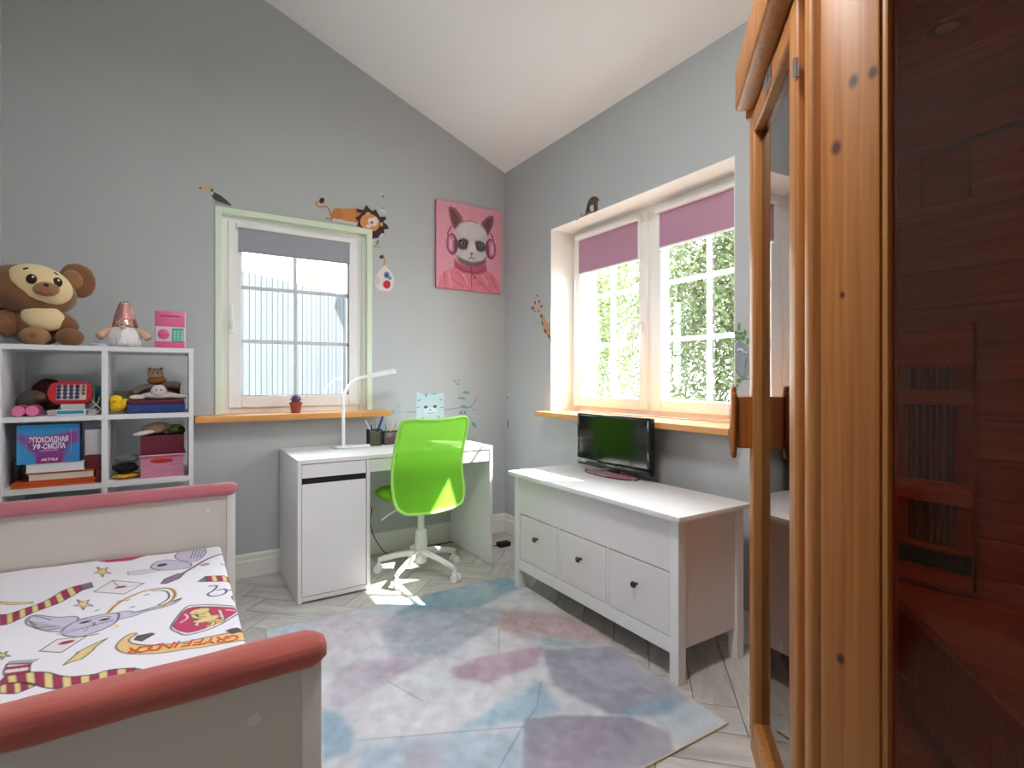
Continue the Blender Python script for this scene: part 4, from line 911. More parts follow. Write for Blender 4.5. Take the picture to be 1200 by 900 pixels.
mz_=on_ell(54,337,fc,FR,FRT); obj('muzzle',E(mz_+Vector((0,.004,-.006)),(.046,.020,.032),n=18),brownl,mk,smooth='all'); obj('nose',E(on_ell(54,334,mz_,(.046,.024,.036)),(.010,.005,.006),n=12),eyeb,mk,smooth='all')
obj('mouth',MB().tube([on_ell(x_,y_,mz_+Vector((0,.004,-.006)),(.046,.020,.032),(0,0,0),.001) for x_,y_ in ((47.5,341.5),(50,344),(54,345),(58,343.8),(60,342))],.0022,6),mat('mouth_red','#a2392c',.6),mk,smooth=True)
bc=P(44,385,Y=Y0+.02); bc.z=T0+.099; BR_=(.105,.09,.098); obj('body',E(bc,BR_,n=24,amp=.04,seed=5),brown,mk,smooth='all')
obj('belly',E(P(51,372.5,Y=Y0-.055),(.078,.032,.060),(0,R(16),0),26),cream,mk,smooth='all')
for a,b,r in (((14,368),(-4,390),.042),((70,370),(84,388),.032)): obj('arm',MB().tube([P(*a,Y=Y0),P((a[0]+b[0])/2,(a[1]+b[1])/2,Y=Y0-.03),P(*b,Y=Y0-.04)],lambda t:r*(.75+.5*math.sin(t*2.6)),12,5),brown,mk,smooth='all')
for x,rx,m in ((41,.052,brownl),(82,.052,brown)):
    p=P(x,390,Y=3.08); p.z=T0+.040; obj('leg',E(p+Vector((0,.05,.0)),(.045,.09,.038),n=16,amp=.05,seed=x),brown,mk,smooth='all'); obj('foot',E(p,(rx,.035,.041),n=16),m,mk,smooth='all')
# small round gadget, gnome, money box
p=P(116,401,Y=3.10); o=tag(thing('round_gadget',(p.x,3.10,T0)),'small flat pale blue round gadget lying between brown plush and gnome','gadget')
obj('case',MB().lathe([(.032,0),(.036,.004),(.036,.014),(.030,.018),(.002,.018)],(p.x,3.10,T0),24),mat('pale_blue_plastic','#b6c3d3',.3),o,smooth=True); obj('ring',MB().lathe([(.02,.018),(.02,.0195),(.002,.0195)],(p.x,3.10,T0),20),mat('gadget_grey','#5f6f86',.3),o,smooth=True)
gp=P(146,404,Y=3.12); gx=gp.x; gn=tag(thing('gnome_doll',(gx,3.13,T0)),'plush gnome with tall pink sequin hat and white beard on the shelf top','doll')
sk_=mat('gnome_skin','#e0b79d',.9,bump=.2,bscale=200); beard=mat('beard_white','#e6e2e4',.95,bump=1,bscale=90,nscale=60,namp=.08)
obj('body',E((gx,3.14,T0+.064),(.062,.055,.061),n=20,amp=.04,seed=3),sk_,gn,smooth='all')
hatm=mat('sequin_pink','#c08a86',.25,.55,nscale=120,namp=.5,bump=1,bscale=160)
obj('hat',MB().lathe([(.052,.098),(.050,.11),(.043,.145),(.034,.18),(.026,.205),(.019,.218),(.004,.222)],(gx+.001,3.13,T0),24),hatm,gn,smooth='all')
g=np.random.default_rng(4); fl=MB()
for i in range(420):
    t=g.random(); a=math.pi+g.random()*math.pi; r=.0525*(1-t)+.020*t+.001; c=Vector((gx+.001+r*math.cos(a),3.13+r*math.sin(a),T0+.10+.115*t)); nrm=Vector((math.cos(a),math.sin(a),.3)); fl.cyl(c,c+nrm*.0012,.003,n=6)
oo=obj('sequins',fl,mat('sequin_silver','#e3c3bd',.15,.9),gn); oo['kind']='stuff'
bm_=MB(); 
for i in range(60):
    a=math.pi+math.pi*(i+.5)/60; x0=gx+.045*math.cos(a)*.9; y0=3.13+.058*math.sin(a); bm_.tube([(x0,y0,T0+.093),(gx+.062*math.cos(a),3.13+.068*math.sin(a),T0+.05),(gx+.058*math.cos(a)+.006*math.sin(i*7),3.13+.062*math.sin(a),T0+.006)],lambda t:.0065*(1-.5*t),5,2)
obj('beard',bm_,beard,gn,smooth='all')
obj('nose',E((gx-.002,3.062,T0+.094),(.013,.012,.010),n=12),sk_,gn,smooth='all')
for s_ in (-1,1): obj('arm',MB().tube([(gx+s_*.045,3.13,T0+.088),(gx+s_*.075,3.11,T0+.070),(gx+s_*.092,3.09,T0+.048)],lambda t:.013+.005*t,10,4),sk_,gn,smooth='all')
mb0=P(181.5,400,Y=3.09).x; mb1=P(217.5,400,Y=3.09).x; mz=P(200,364.5,Y=3.09).z
mo=tag(thing('money_box',((mb0+mb1)/2,3.15,T0)),'pink toy safe money box with green keypad at the right end of the shelf top','money box')
hot=mat('hot_pink','#d9648f',.35); mw=mb1-mb0; mh=mz-T0
obj('body',bx(mb0,mb1,3.09,3.20,T0,mz,.005,2),hot,mo,smooth=True)
obj('front_band',bx(mb0+.002,mb1-.004,3.087,3.091,T0+.035,T0+mh*.58,.001),mat('band_white','#ddccd2',.4),mo)
obj('coin_slot',bx(mb0+.02,mb1-.02,3.0885,3.092,T0+mh*.855,T0+mh*.875),mat('slot_dark','#7a1f45',.5),mo)
obj('dial',MB().lathe([(.024,0),(.024,.006),(.018,.010),(.002,.010)],(mb0+mw*.28,3.087,T0+mh*.38),24,M=Matrix.Rotation(R(90),4,'X')).box(mb0+mw*.28-.020,mb0+mw*.28+.020,3.073,3.080,T0+mh*.38-.004,T0+mh*.38+.004,.001),hot,mo,smooth=True)
kp=obj('keypad',bx(mb0+mw*.56,mb1-.008,3.084,3.088,T0+mh*.19,T0+mh*.55,.001),mat('keypad_green','#5fb39b',.4),mo)
for i in range(3):
    for j in range(4): x=mb0+mw*.60+i*.0145; z=T0+mh*.22+j*.0128; obj('key',bx(x,x+.010,3.0825,3.085,z,z+.009,.0008),mat('key_green','#9bd6c3',.4),kp)
obj('edge',bx(mb1-.0035,mb1+.0006,3.091,3.198,T0+.004,mz-.004),mat('edge_white','#f2e3ea',.4),mo)
text_mesh('MINI',.016,frameM((mb0+mw*.66,3.0895,T0+mh*.68),(1,0,0),(0,0,1)),mat('txt_grey','#7d5a70',.5),mo) if False else None
# upper left compartment
def boxy(name,x0,x1,y0,y1,z,h,c,label,cat,bev=.002,m=None,yaw=0):
    xc,yc=(x0+x1)/2,(y0+y1)/2; M=Matrix.Translation((xc,yc,0))@Matrix.Rotation(R(yaw),4,'Z')@Matrix.Translation((-xc,-yc,0))
    o=obj(name,MB(M=M).box(x0,x1,y0,y1,z,z+h,bev,2),m or mat(name+c,c,.5),smooth=True); tag(o,label,cat); return o
gx_=lambda x,Y=3.05:P(x,444,Y=Y).x
z1=T1+.0005
bn_=tag(thing('toy_binoculars',(gx_(30),3.08,z1)),'pink toy binoculars lying at the left of the upper left compartment','toy')
pkm=mat('toy_pink','#b93a74',.35); pkl=mat('toy_pink_light','#e07aa6',.35)
for x in (22.5,38.5): obj('barrel',MB().cyl((gx_(x),3.035,z1+.024),(gx_(x),3.12,z1+.024),.0275 if 0 else .024,n=22),pkm,bn_,smooth=True); obj('lens_rim',MB().lathe([(.022,0),(.021,.003),(.014,.002),(.002,.001)],(gx_(x),3.035,z1+.024),20,M=Matrix.Rotation(R(90),4,'X')),pkl,bn_,smooth=True)
obj('bridge',bx(gx_(24),gx_(37),3.07,3.10,z1+.012,z1+.034,.003),pkm,bn_)
o=obj('grey_ball',E((gx_(38,3.21),3.215,z1+.056),(.058,.058,.0555),n=24,amp=.02),mat('felt_grey','#56504e',.9)); tag(o,'dark grey felt ball behind the pink toy binoculars','ball')
rp=tag(thing('plush_bundle',(gx_(52,3.22),3.2,z1)),'dark red and brown plush toy behind the red toy cash register','soft toy')
obj('body',E((gx_(56,3.28),3.29,z1+.088),(.062,.055,.075),n=20,amp=.12,seed=2),mat('plush_darkred','#5a2226',.95,bump=.5,bscale=150),rp,smooth='all'); obj('paw',E((gx_(50,3.20),3.175,z1+.075),(.024,.05,.022),(0,0,R(20)),14),mat('plush_fawn','#7a5a44',.95),rp,smooth='all')
rg_=tag(thing('toy_cash_register',(gx_(84),3.08,z1)),'red toy cash register with number keys on a white and teal drawer','toy')
redp=mat('toy_red','#c3202a',.3); rw0,rw1=gx_(55,3.08),gx_(109,3.08)
xa,xb=gx_(66),gx_(101); obj('till_drawer',bx(xa,xb,3.035,3.16,z1,z1+.026,.004,2),mat('till_white','#dfeef2',.35),rg_,smooth=True); obj('drawer_front',bx(xa+.004,xb-.006,3.031,3.036,z1+.008,z1+.022,.002),mat('till_teal','#2f8ea4',.35),rg_)
obj('neck',bx(xa+.012,xb-.006,3.06,3.14,z1+.026,z1+.050,.004,2),mat('till_grey','#cfc8c6',.4),rg_,smooth=True)
Mr=Matrix.Translation(((rw0+rw1)/2,3.085,z1+.098))@Matrix.Rotation(R(-14),4,'X')
hw=(rw1-rw0)/2; pr=[(-hw,0),(-hw*.84,.042),(-hw*.35,.052),(hw*.5,.052),(hw*.88,.040),(hw,0),(hw*.86,-.045),(hw*.4,-.052),(-hw*.5,-.05),(-hw*.86,-.038)]
mm=MB(M=Mr); mm.prism([(x,-.018,z) for x,z in pr],(0,.045,0)); bmesh.ops.bevel(mm.bm,geom=mm.bm.edges[:],offset=.006,segments=2,affect='EDGES'); obj('console',mm,redp,rg_,smooth=True)
obj('key_panel',MB(M=Mr).box(-hw*.58,hw*.72,-.021,-.017,-.036,.034,.001),mat('key_panel','#d9c9c4',.4),rg_)
kk=MB(M=Mr)
kpn=obj('keys_base',MB(M=Mr).box(-hw*.55,hw*.69,-.0218,-.0208,-.033,.031),mat('key_panel2','#cfbfba',.4),rg_)
for i in range(5):
    for j in range(4):
        if i==4 and j==0: continue
        x=-hw*.46+i*hw*.265; z=-.026+j*.0165; q_=MB(M=Mr); q_.lathe([(.0085,0),(.0085,.003),(.006,.0045),(.001,.0045)],(x,-.0215,z+.002),12,M=Matrix.Rotation(R(90),4,'X')) if i<4 else q_.box(x-.006,x+.006,-.0255,-.0215,z-.004,z+.008,.001)
        obj('key',q_,mat('key_navy','#2b3350',.35) if i<4 else mat('key_olive','#6a6248',.35),kpn,smooth=True)
o=obj('white_tray',bx(gx_(54),gx_(66)-.002,3.06,3.14,z1,z1+.024,.003),mat('tray_grey','#c4bdb9',.5)); tag(o,'small grey white block left of the toy till drawer','box')
o=obj('white_block',bx(gx_(101)+.003,gx_(113),3.07,3.14,z1,z1+.024,.003),MATS['tray_grey']); tag(o,'small grey white block right of the toy till drawer','box')
o=obj('teal_box',bx(gx_(111.5,3.2),KM-.012,3.19,3.24,z1,z1+.125,.002),mat('teal_card','#1f6f7f',.5)); tag(o,'tall teal box standing at the right of the upper left compartment','box')
o=obj('white_cable',MB().tube([(gx_(106),3.10,z1+.066),(gx_(112),3.06,z1+.045),(gx_(118),3.05,z1+.022),(gx_(110),3.045,z1+.004),(gx_(104),3.03,z1+.003)],.0022,6).tube([(gx_(115),3.08,z1+.08),(gx_(114),3.06,z1+.05),(gx_(106),3.05,z1+.028)],.0022,6),mat('cable_white','#dccfc8',.5),smooth=True); tag(o,'loose white cable beside the toy cash register','cable')
# upper right compartment
blueb=mat('blue_print','#27417f',.4,nscale=50,namp=.5); marb=mat('maroon_card','#5c1434',.45,nscale=25,namp=.15)
bx0,bx1=gx_(149),gx_(217)
boxy('game_box',bx0,bx1,3.04,3.22,z1,.043,'x','flat blue patterned game box at the bottom of the upper right compartment','box',m=blueb)
o=boxy('game_box',bx0-.002,bx1-.003,3.035,3.22,z1+.0435,.018,'x','flat maroon box on the blue patterned game box','box',m=marb)
zt=z1+.062
boxy('red_box',gx_(188,3.2),gx_(211,3.2),3.18,3.26,zt,.07,'#7d1c26','small red box standing behind the grey plush paws','box')
cn=tag(thing('tin_can',(gx_(147,3.2),3.2,z1)),'metal tin with a dark label at the back left of the upper right compartment','can')
cx_=gx_(146,3.22); obj('body',MB().lathe([(.044,0),(.044,.095),(.046,.098),(.046,.103),(.043,.103),(.042,.099),(.002,.098)],(cx_,3.24,z1),28),mat('tin','#a7a69a',.35,.7),cn,smooth=True); obj('paper_label',MB().lathe([(.0448,.012),(.0448,.062)],(cx_,3.24,z1),28),mat('tin_label','#5f2a2c',.6),cn,smooth=True)
dk=tag(thing('yellow_duck',(gx_(137),3.08,z1)),'yellow plush duck squeezed at the front left of the upper right compartment','soft toy')
yelp=mat('plush_yellow','#e6c31f',.9,bump=.5,bscale=140); dx=gx_(137.5)
obj('body',E((dx,3.085,z1+.035),(.032,.043,.029),n=18,amp=.15,seed=6),yelp,dk,smooth='all'); obj('head',E((dx-.006,3.07,z1+.063),(.026,.026,.023),n=16,amp=.08,seed=2),yelp,dk,smooth='all'); obj('wing',E((dx+.024,3.06,z1+.045),(.018,.02,.026),(0,R(25),0),12,.1),yelp,dk,smooth='all'); obj('beak',E((dx-.012,3.040,z1+.060),(.008,.010,.004),n=8),mat('beak_orange','#d98a2a',.7),dk,smooth='all')
wp=tag(thing('plush_seal',(gx_(188),3.07,zt)),'white knitted plush lying spread on the maroon box','soft toy')
wk=mat('knit_white','#cfc9c6',.95,nscale=80,namp=.2,bump=.8,bscale=160); sx=gx_(186)
obj('body',E((sx+.005,3.09,zt+.018),(.085,.04,.019),n=20,amp=.08,seed=8),wk,wp,smooth='all'); obj('head',E((sx,3.07,zt+.040),(.034,.03,.032),n=16,amp=.06),wk,wp,smooth='all')
for e in (-1,1): obj('eye',E((sx+e*.010,3.041,zt+.047),(.0035,.003,.0035),n=8),eyeb,wp,smooth='all'); obj('paw',E((sx+e*.085,3.065,zt+.013),(.032,.02,.0125),(0,0,R(-e*12)),12),wk,wp,smooth='all')
gy=tag(thing('plush_donkey',(gx_(182,3.13),3.14,zt)),'long armed grey plush draped behind the white knitted plush','soft toy')
gm=mat('plush_grey','#75655c',.95,bump=.5,bscale=160); sx=gx_(183,3.15)
obj('body',E((sx,3.165,zt+.03),(.075,.03,.0295),n=18,amp=.08,seed=9),gm,gy,smooth='all')
obj('arm',MB().tube([(gx_(182,3.13),3.15,zt+.062),(gx_(168,3.13),3.125,zt+.058),(gx_(156,3.12),3.105,zt+.030)],lambda t:.014+.003*t,10,4),gm,gy,smooth='all'); obj('arm',MB().tube([(gx_(186,3.13),3.15,zt+.062),(gx_(200,3.13),3.14,zt+.072),(gx_(210,3.12),3.13,zt+.066)],lambda t:.015+.004*t,10,4),gm,gy,smooth='all')
ow=tag(thing('plush_owl',(gx_(182,3.14),3.15,zt+.08)),'small brown and cream plush owl topping the pile of toys','soft toy')
ox,oy,oz=gx_(182,3.12),3.15,zt+.105
obj('body',E((ox+.006,oy,oz-.012),(.040,.028,.024),n=16,amp=.08),mat('plush_amber','#8e5c2c',.95,bump=.5,bscale=160),ow,smooth='all'); obj('head',E((ox,oy-.006,oz+.020),(.033,.026,.027),n=16),mat('owl_cream','#b89a80',.95,bump=.4,bscale=160),ow,smooth='all')
for e in (-1,1): obj('ear',E((ox+e*.022,oy,oz+.043),(.007,.006,.010),(0,R(e*25),0),8),MATS['plush_amber'],ow,smooth='all'); obj('eye',E((ox+e*.009,oy-.031,oz+.024),(.004,.003,.004),n=8),eyeb,ow,smooth='all')
obj('beak',E((ox-.002,oy-.033,oz+.010),(.008,.006,.006),n=10),MATS['beak_orange'],ow,smooth='all')
# lower left compartment
z2=T2+.0005
def book(x0,x1,y0,y1,z,h,cc,label,pages='#ddd3c3',yaw=0,cov=.004):
    xc,yc=(x0+x1)/2,(y0+y1)/2; M=Matrix.Translation((xc,yc,0))@Matrix.Rotation(R(yaw),4,'Z')@Matrix.Translation((-xc,-yc,0))
    t=tag(thing('book',(xc,yc,z)),label,'book'); cm=mat('cover_'+cc,cc,.5)
    obj('cover',MB(M=M).box(x0,x1,y0,y1,z,z+cov,.001).box(x0,x1,y0,y1,z+h-cov,z+h,.001).box(x0,x1,y1-.004,y1,z+cov,z+h-cov),cm,t); obj('pages',MB(M=M).box(x0+.004,x1-.004,y0+.003,y1-.004,z+cov,z+h-cov),mat('pages_'+pages,pages,.8,nscale=5,namp=.05,stretch=(1,1,90)),t); return t
zb2=z2
book(gx_(14),gx_(113),3.03,3.25,zb2,.022,'#c4541e','large flat orange book lying at the bottom of the lower left compartment',pages='#b9521f',cov=.008)
book(gx_(33),gx_(111),3.04,3.22,zb2+.0225,.040,'#c4541e','thick book with cream pages and orange cover under the white book',cov=.007)
book(gx_(30),gx_(100),3.035,3.22,zb2+.063,.038,'#d9dadd','thick white book lying directly under the blue kit box',pages='#e4e4e6',cov=.002)
o=obj('folder',bx(gx_(20,3.2),gx_(26,3.2),3.14,3.30,z2+.023,z2+.11,.002),mat('folder_green','#43524c',.6)); tag(o,'dark green folder standing at the left behind the stacked books','folder')
e0,e1=gx_(20),gx_(94); ez0=zb2+.1015; ez1=P(50,497.5,Y=3.04).z
ek=tag(thing('craft_kit_box',((e0+e1)/2,3.08,ez0)),'blue and magenta craft kit box lettered in white, leaning on the stacked books','box')
obj('carton',bx(e0,e1,3.04,3.10,ez0,ez1,.001),mat('kit_side','#15508f',.4),ek)
c=Cv(0,1,0,1,1/150,lin('#2a8cc8')); c.poly([(0,.78),(.18,.70),(.5,.72),(.85,.80),(1,.86),(1,.52),(.8,.45),(.78,.12),(.72,.0),(.30,0),(.28,.22),(.15,.38),(0,.66)],'#8d2f80',.95,.05); c.poly([(0,.62),(.2,.3),(.3,.05),(.3,0),(0,0)],'#2a9ad4',.9,.06); c.poly([(.8,0),(.8,.3),(1,.45),(1,0)],'#2f86c4',.9,.06); c.poly([(.2,.35),(.5,.2),(.8,.35),(.8,.55),(.5,.5),(.2,.55)],'#5a2a86',.6,.08); c.poly([(.30,0),(.30,.18),(.72,.18),(.72,0)],'#8e2477',1)
c.line([(.14,.28),(.14,.72)],.006,'#b9a0d8'); c.line([(.86,.28),(.86,.86)],.006,'#b9a0d8'); c.line([(.14,.28),(.86,.28)],.006,'#a57cc4',.8); c.line([(.02,.02),(.02,.98),(.98,.98)],.008,'#58aee0')
c.line([(.36,.325),(.64,.335)],.018,'#e7b7e0')
hh,ww=c.X.shape; co_=np.stack([e0+.001+(e1-e0-.002)*c.X,np.full(c.X.shape,3.0393),ez0+.001+(ez1-ez0-.002)*c.Y],-1); grid_mesh('printed_front',co_,c.a,mat('kit_print','#ffffff',.35,attr=True),ek)
wt=mat('letter_white','#f3f0f6',.5); ew=e1-e0; eh=ez1-ez0
text_mesh('ЭПОКСИДНАЯ',ew*.155,frameM((e0+ew*.50,3.0388,ez0+eh*.60),(1,0,.0),(0,0,1)),wt,ek,bold=.0007,width=ew*.62)
text_mesh('УФ-СМОЛА',ew*.155,frameM((e0+ew*.505,3.0388,ez0+eh*.43),(1,0,.0),(0,0,1)),wt,ek,bold=.0007,width=ew*.52)
text_mesh('ARTVILS',ew*.072,frameM((e0+ew*.51,3.0388,ez0+eh*.095),(1,0,.0),(0,0,1)),wt,ek,bold=.0004)
book(gx_(101,3.06)+.004,KM-.012,3.05,3.2,z2+.0228,.030,'#6a1c22','dark red book lying at the right under the small red box') if False else None
o=boxy('small_box',gx_(101.5),KM-.0125,3.05,3.17,z2+.0632,.062,'#5f1a1e','small dark red box with floral print under the white box','box',m=mat('red_floral','#6b1d22',.5,nscale=60,namp=.5))
o=boxy('small_box',gx_(112.5),KM-.0125,3.04,3.2,z2,.062,'#6a2328','dark red spine standing at the lower right of the compartment','book',m=mat('red_spine','#6a2328',.5))
o=boxy('white_box',gx_(99),KM-.0125,3.055,3.13,z2+.1257,.115,'#c9c9cf','plain pale grey box on the small dark red box','box')
# lower right compartment
k0,k1=gx_(163),gx_(217); kzh=P(190,532,Y=3.04).z-z2
bk=tag(thing('pink_basket',((k0+k1)/2,3.12,z2)),'pink woven plastic basket with a red handle hole in the lower right compartment','basket')
bp_=mat('basket_pink','#c9809c',.5,nscale=70,namp=.2); xm=(k0+k1)/2; hw=(k1-k0)/2
fw=MB()
for (a0,a1,b0,b1) in ((k0+.006,k1-.006,3.045,3.049),(k0+.006,k1-.006,3.195,3.199)): fw.box(a0,a1,b0,b1,z2,z2+kzh-.006)
for a0 in (k0+.006,k1-.010): fw.box(a0,a0+.004,3.049,3.195,z2,z2+kzh-.006)
fw.box(k0+.01,k1-.01,3.049,3.195,z2,z2+.004); obj('body',fw,bp_,bk)
ri=MB(); ri.box(k0-.002,k1+.002,3.036,3.047,z2+kzh-.010,z2+kzh-.002,.002); ri.box(k0-.002,k1+.002,3.197,3.206,z2+kzh-.010,z2+kzh-.002,.002); ri.box(k0-.002,k0+.006,3.047,3.197,z2+kzh-.010,z2+kzh-.002,.002); ri.box(k1-.006,k1+.002,3.047,3.197,z2+kzh-.010,z2+kzh-.002,.002); obj('rim',ri,mat('basket_rim','#dc9bb2',.4),bk,smooth=True)
wv=MB(); 
for i in range(int((k1-k0-.02)/.007)):
    for j in range(7):
        x=k0+.01+i*.007; z=z2+.006+j*.007
        if (i+j)%2==0: wv.box(x,x+.0055,3.0425,3.045,z,z+.0055)
oo=obj('weave',wv,mat('basket_weave','#dda6ba',.5),bk); oo['kind']='stuff'
obj('handle_hole',MB().ell((xm-.002,3.0445,z2+kzh*.72),(.046,.0022,.012),n=20),mat('basket_red','#c42a30',.4),bk,smooth='all')
zb3=z2+kzh+.001
mb_=boxy('maroon_box',k0+.004,k1-.004,3.05,3.19,z2+kzh-.0015,.088,'#62182f','plain maroon box sitting on the pink basket','box',m=mat('maroon_plain','#66182f',.45))
zt2=z2+kzh-.0015+.0885
cp_=tag(thing('crumpled_hat',(gx_(182),3.1,zt2)),'crumpled cream and white hat on the maroon box','hat')
cx2=gx_(182); obj('crown',E((cx2,3.12,zt2+.030),(.062,.05,.029),(0,R(-8),0),20,.25,4),mat('cap_cream','#b9a281',.9,bump=.4,bscale=80),cp_,smooth='all'); obj('brim',E((cx2-.045,3.075,zt2+.014),(.045,.035,.012),(0,R(-10),0),16,.15,5),mat('cap_white','#d3d2cc',.9),cp_,smooth='all')
gc=tag(thing('knit_hat',(gx_(208),3.12,zt2)),'green and black knit hat right of the cream hat','hat'); gcx=gx_(206)
obj('crown',E((gcx-.002,3.13,zt2+.024),(.038,.045,.023),(0,0,0),18,.2,6),mat('cap_green','#6f9a3c',.9,bump=.4,bscale=80),gc,smooth='all'); obj('trim',E((gx_(213),3.10,zt2+.018),(.016,.03,.018),(0,0,0),12,.2,7),mat('cap_black','#1b1a1c',.9),gc,smooth='all')
def cloth(name,xc,yc,z,rx,ry,rz,c,label,seed,cat='clothes'):
    o=obj(name,E((xc,yc,z+rz),(rx,ry,rz),n=26,amp=.30,seed=seed),mat('cloth_'+c,c,.9,bump=.4,bscale=70),smooth='all'); tag(o,label,cat); return o
cloth('yellow_shirt',gx_(146),3.12,z2+.002,.052,.07,.011,'#e0a72c','folded yellow garment at the bottom left of the lower right compartment',3)
cloth('black_shirt',gx_(146),3.125,z2+.027,.050,.07,.020,'#17181f','black garment between the yellow and grey ones',5)
cloth('grey_hat',gx_(148),3.13,z2+.073,.046,.055,.018,'#74757d','grey hat lying on the black garment',9,'hat')
# ------------------------------------------------------------------ potted cactus on the back sill
pp=P(347,480,Y=3.49); cz=.9865; pc_=tag(thing('potted_cactus',(pp.x,3.50,cz)),'small purple spiny cactus in a terracotta pot on the back window sill','plant')
terr=mat('terracotta','#9c4a33',.75)
obj('pot',MB().lathe([(.026,0),(.033,.052),(.036,.052),(.038,.066),(.033,.066),(.031,.056),(.002,.056)],(pp.x,3.50,cz),24),terr,pc_,smooth=True)
cs_=MB(); cs_.ell((pp.x,3.50,cz+.078),(.026,.026,.026),n=16); 
for i in range(70):
    a=g.random()*6.28; e=g.random()*1.4; d=Vector((math.cos(a)*math.cos(e),math.sin(a)*math.cos(e),math.sin(e))); c0_=Vector((pp.x,3.50,cz+.078)); cs_.cyl(c0_+d*.024,c0_+d*.036,.0022,.0004,5)
obj('cactus',cs_,mat('cactus_purple','#59465f',.7),pc_)
# ------------------------------------------------------------------ canvas with the cat
def canvas():
    x0,x1=1.591,2.145; z0,z1=1.863,2.505; Yc=YB-.022
    t=tag(thing('canvas_print',(1.868,3.56,z0)),'pink canvas print of a cat wearing headphones and a pink jacket in the corner','picture')
    pinkc='#e59bae'; obj('canvas_board',bx(x0,x1,Yc,YB-.001,z0,z1,.001),mat('canvas_edge','#c9657f',.7),t)
    c=Cv(0,1,0,1,1/240,lin('#e49cb0')); 
    def q(cx,cy): u=(cx-420)/455; tp=88+u*75; bt=703+u*43; return (u,1-(cy-tp)/(bt-tp))
    def pg(pts,col,al=1,soft=.006): c.poly([q(*p) for p in pts],col,al,soft)
    def el(cx,cy,rx,ry,col,al=1,rot=0,soft=.25): u,v=q(cx,cy); c.ell(u,v,rx/455,ry/607,col,rot,al,soft)
    def ln(pts,w,col,al=1): c.line([q(*p) for p in pts],w/500,col,al)
    c.mix(np.clip(1-np.hypot(c.X-.6,c.Y-.6),0,1)*.25,lin('#f0b4c4'))
    # jacket
    pg([(430,705),(440,640),(470,595),(540,560),(545,500),(600,520),(760,530),(765,580),(810,610),(850,670),(872,745)],'#dd8094')
    for p,al in (([(470,600),(480,705)],.5),([(560,600),(600,640),(640,715)],.45),([(520,640),(600,700)],.4),([(700,640),(740,690),(800,735)],.5),([(800,620),(830,700)],.5),([(690,680),(760,670)],.35)): ln(p,12,'#b9566c',al)
    for p in ([(500,600),(520,690)],[(740,620),(770,680)],[(600,610),(630,680)]): ln(p,14,'#eeaab8',.6)
    pg([(540,500),(560,530),(650,560),(760,540),(768,590),(700,615),(600,600),(538,560)],'#b9596e'); ln([(545,545),(600,585),(690,600),(765,575)],7,'#8f3a50',.8); ln([(655,560),(660,728)],5,'#6b2a3c'); ln([(655,600),(690,635),(670,640)],8,'#8f4a5c')
    # ears
    pg([(500,145),(515,135),(550,150),(585,195),(600,240),(590,275),(545,300),(520,260),(505,200)],'#8f5b60'); pg([(512,160),(530,160),(565,210),(575,260),(545,280),(525,235)],'#6e3f47',.8)
    pg([(815,195),(800,192),(765,205),(730,240),(722,280),(745,310),(775,335),(800,290),(818,240)],'#8f5b60'); pg([(805,210),(780,220),(745,260),(745,295),(770,315),(795,270)],'#6e3f47',.8)
    # headphone band and head
    ln([(500,370),(495,320),(520,275)],9,'#9b3f5c'); ln([(815,390),(812,350),(795,320)],9,'#9b3f5c'); ln([(600,240),(650,234),(700,248)],8,'#a44a64')
    pg([(540,300),(580,262),(640,240),(700,252),(760,310),(785,370),(780,440),(760,500),(700,545),(640,550),(580,520),(545,470),(530,400)],'#c9c4c4'); 
    el(660,300,110,70,'#dcd9d8',.8); pg([(545,470),(600,505),(660,525),(730,515),(768,480),(760,530),(700,556),(640,556),(575,525)],'#5c5154',.9,.012)
    el(600,398,50,46,'#4a4044',.95,.2); el(718,412,48,44,'#4a4044',.95,-.2); pg([(570,365),(640,395),(640,408),(575,390)],'#2a2426',.8); pg([(750,385),(685,400),(688,412),(748,400)],'#2a2426',.8)
    el(598,392,18,12,'#a8a2a0',.8); el(722,405,18,12,'#a8a2a0',.8); el(600,393,9,10,'#14100f'); el(720,406,9,10,'#14100f')
    el(660,430,34,70,'#e0dcda',.9); el(630,480,46,34,'#d8d2d0',.9); el(690,486,42,32,'#cfc8c8',.9); pg([(643,455),(672,458),(658,478)],'#5a3d42'); ln([(658,478),(656,492),(635,500)],5,'#4a3a3e',.9); ln([(656,492),(680,502)],5,'#4a3a3e',.9)
    for dy in (0,10): ln([(600,480+dy),(540,470+dy*2)],2,'#efe9ea',.6); ln([(710,486+dy),(770,492+dy*2)],2,'#efe9ea',.6)
    # ear cups
    for cx,cy,s in ((525,400,1),(795,430,-1)):
        el(cx,cy,42,80,'#8f3f5e',1,.05,.12); el(cx-s*6,cy-4,30,66,'#d287a5',1,.05,.2); el(cx-s*10,cy,12,44,'#f0b8cc',.8,.05); ln([(cx-s*26,cy-40),(cx-s*30,cy+30)],5,'#7a2f4c',.8); el(cx+s*20,cy+6,14,52,'#6d3a50',.7)
    n=fbm(*c.X.shape,4,77,2); c.a*=(.94+.12*n)[...,None]
    co_=np.stack([x0+.001+(x1-x0-.002)*c.X,np.full(c.X.shape,Yc-.0006),z0+.001+(z1-z0-.002)*c.Y],-1); grid_mesh('printed_face',co_,c.a,mat('canvas_print','#ffffff',.6,attr=True),t)
canvas()
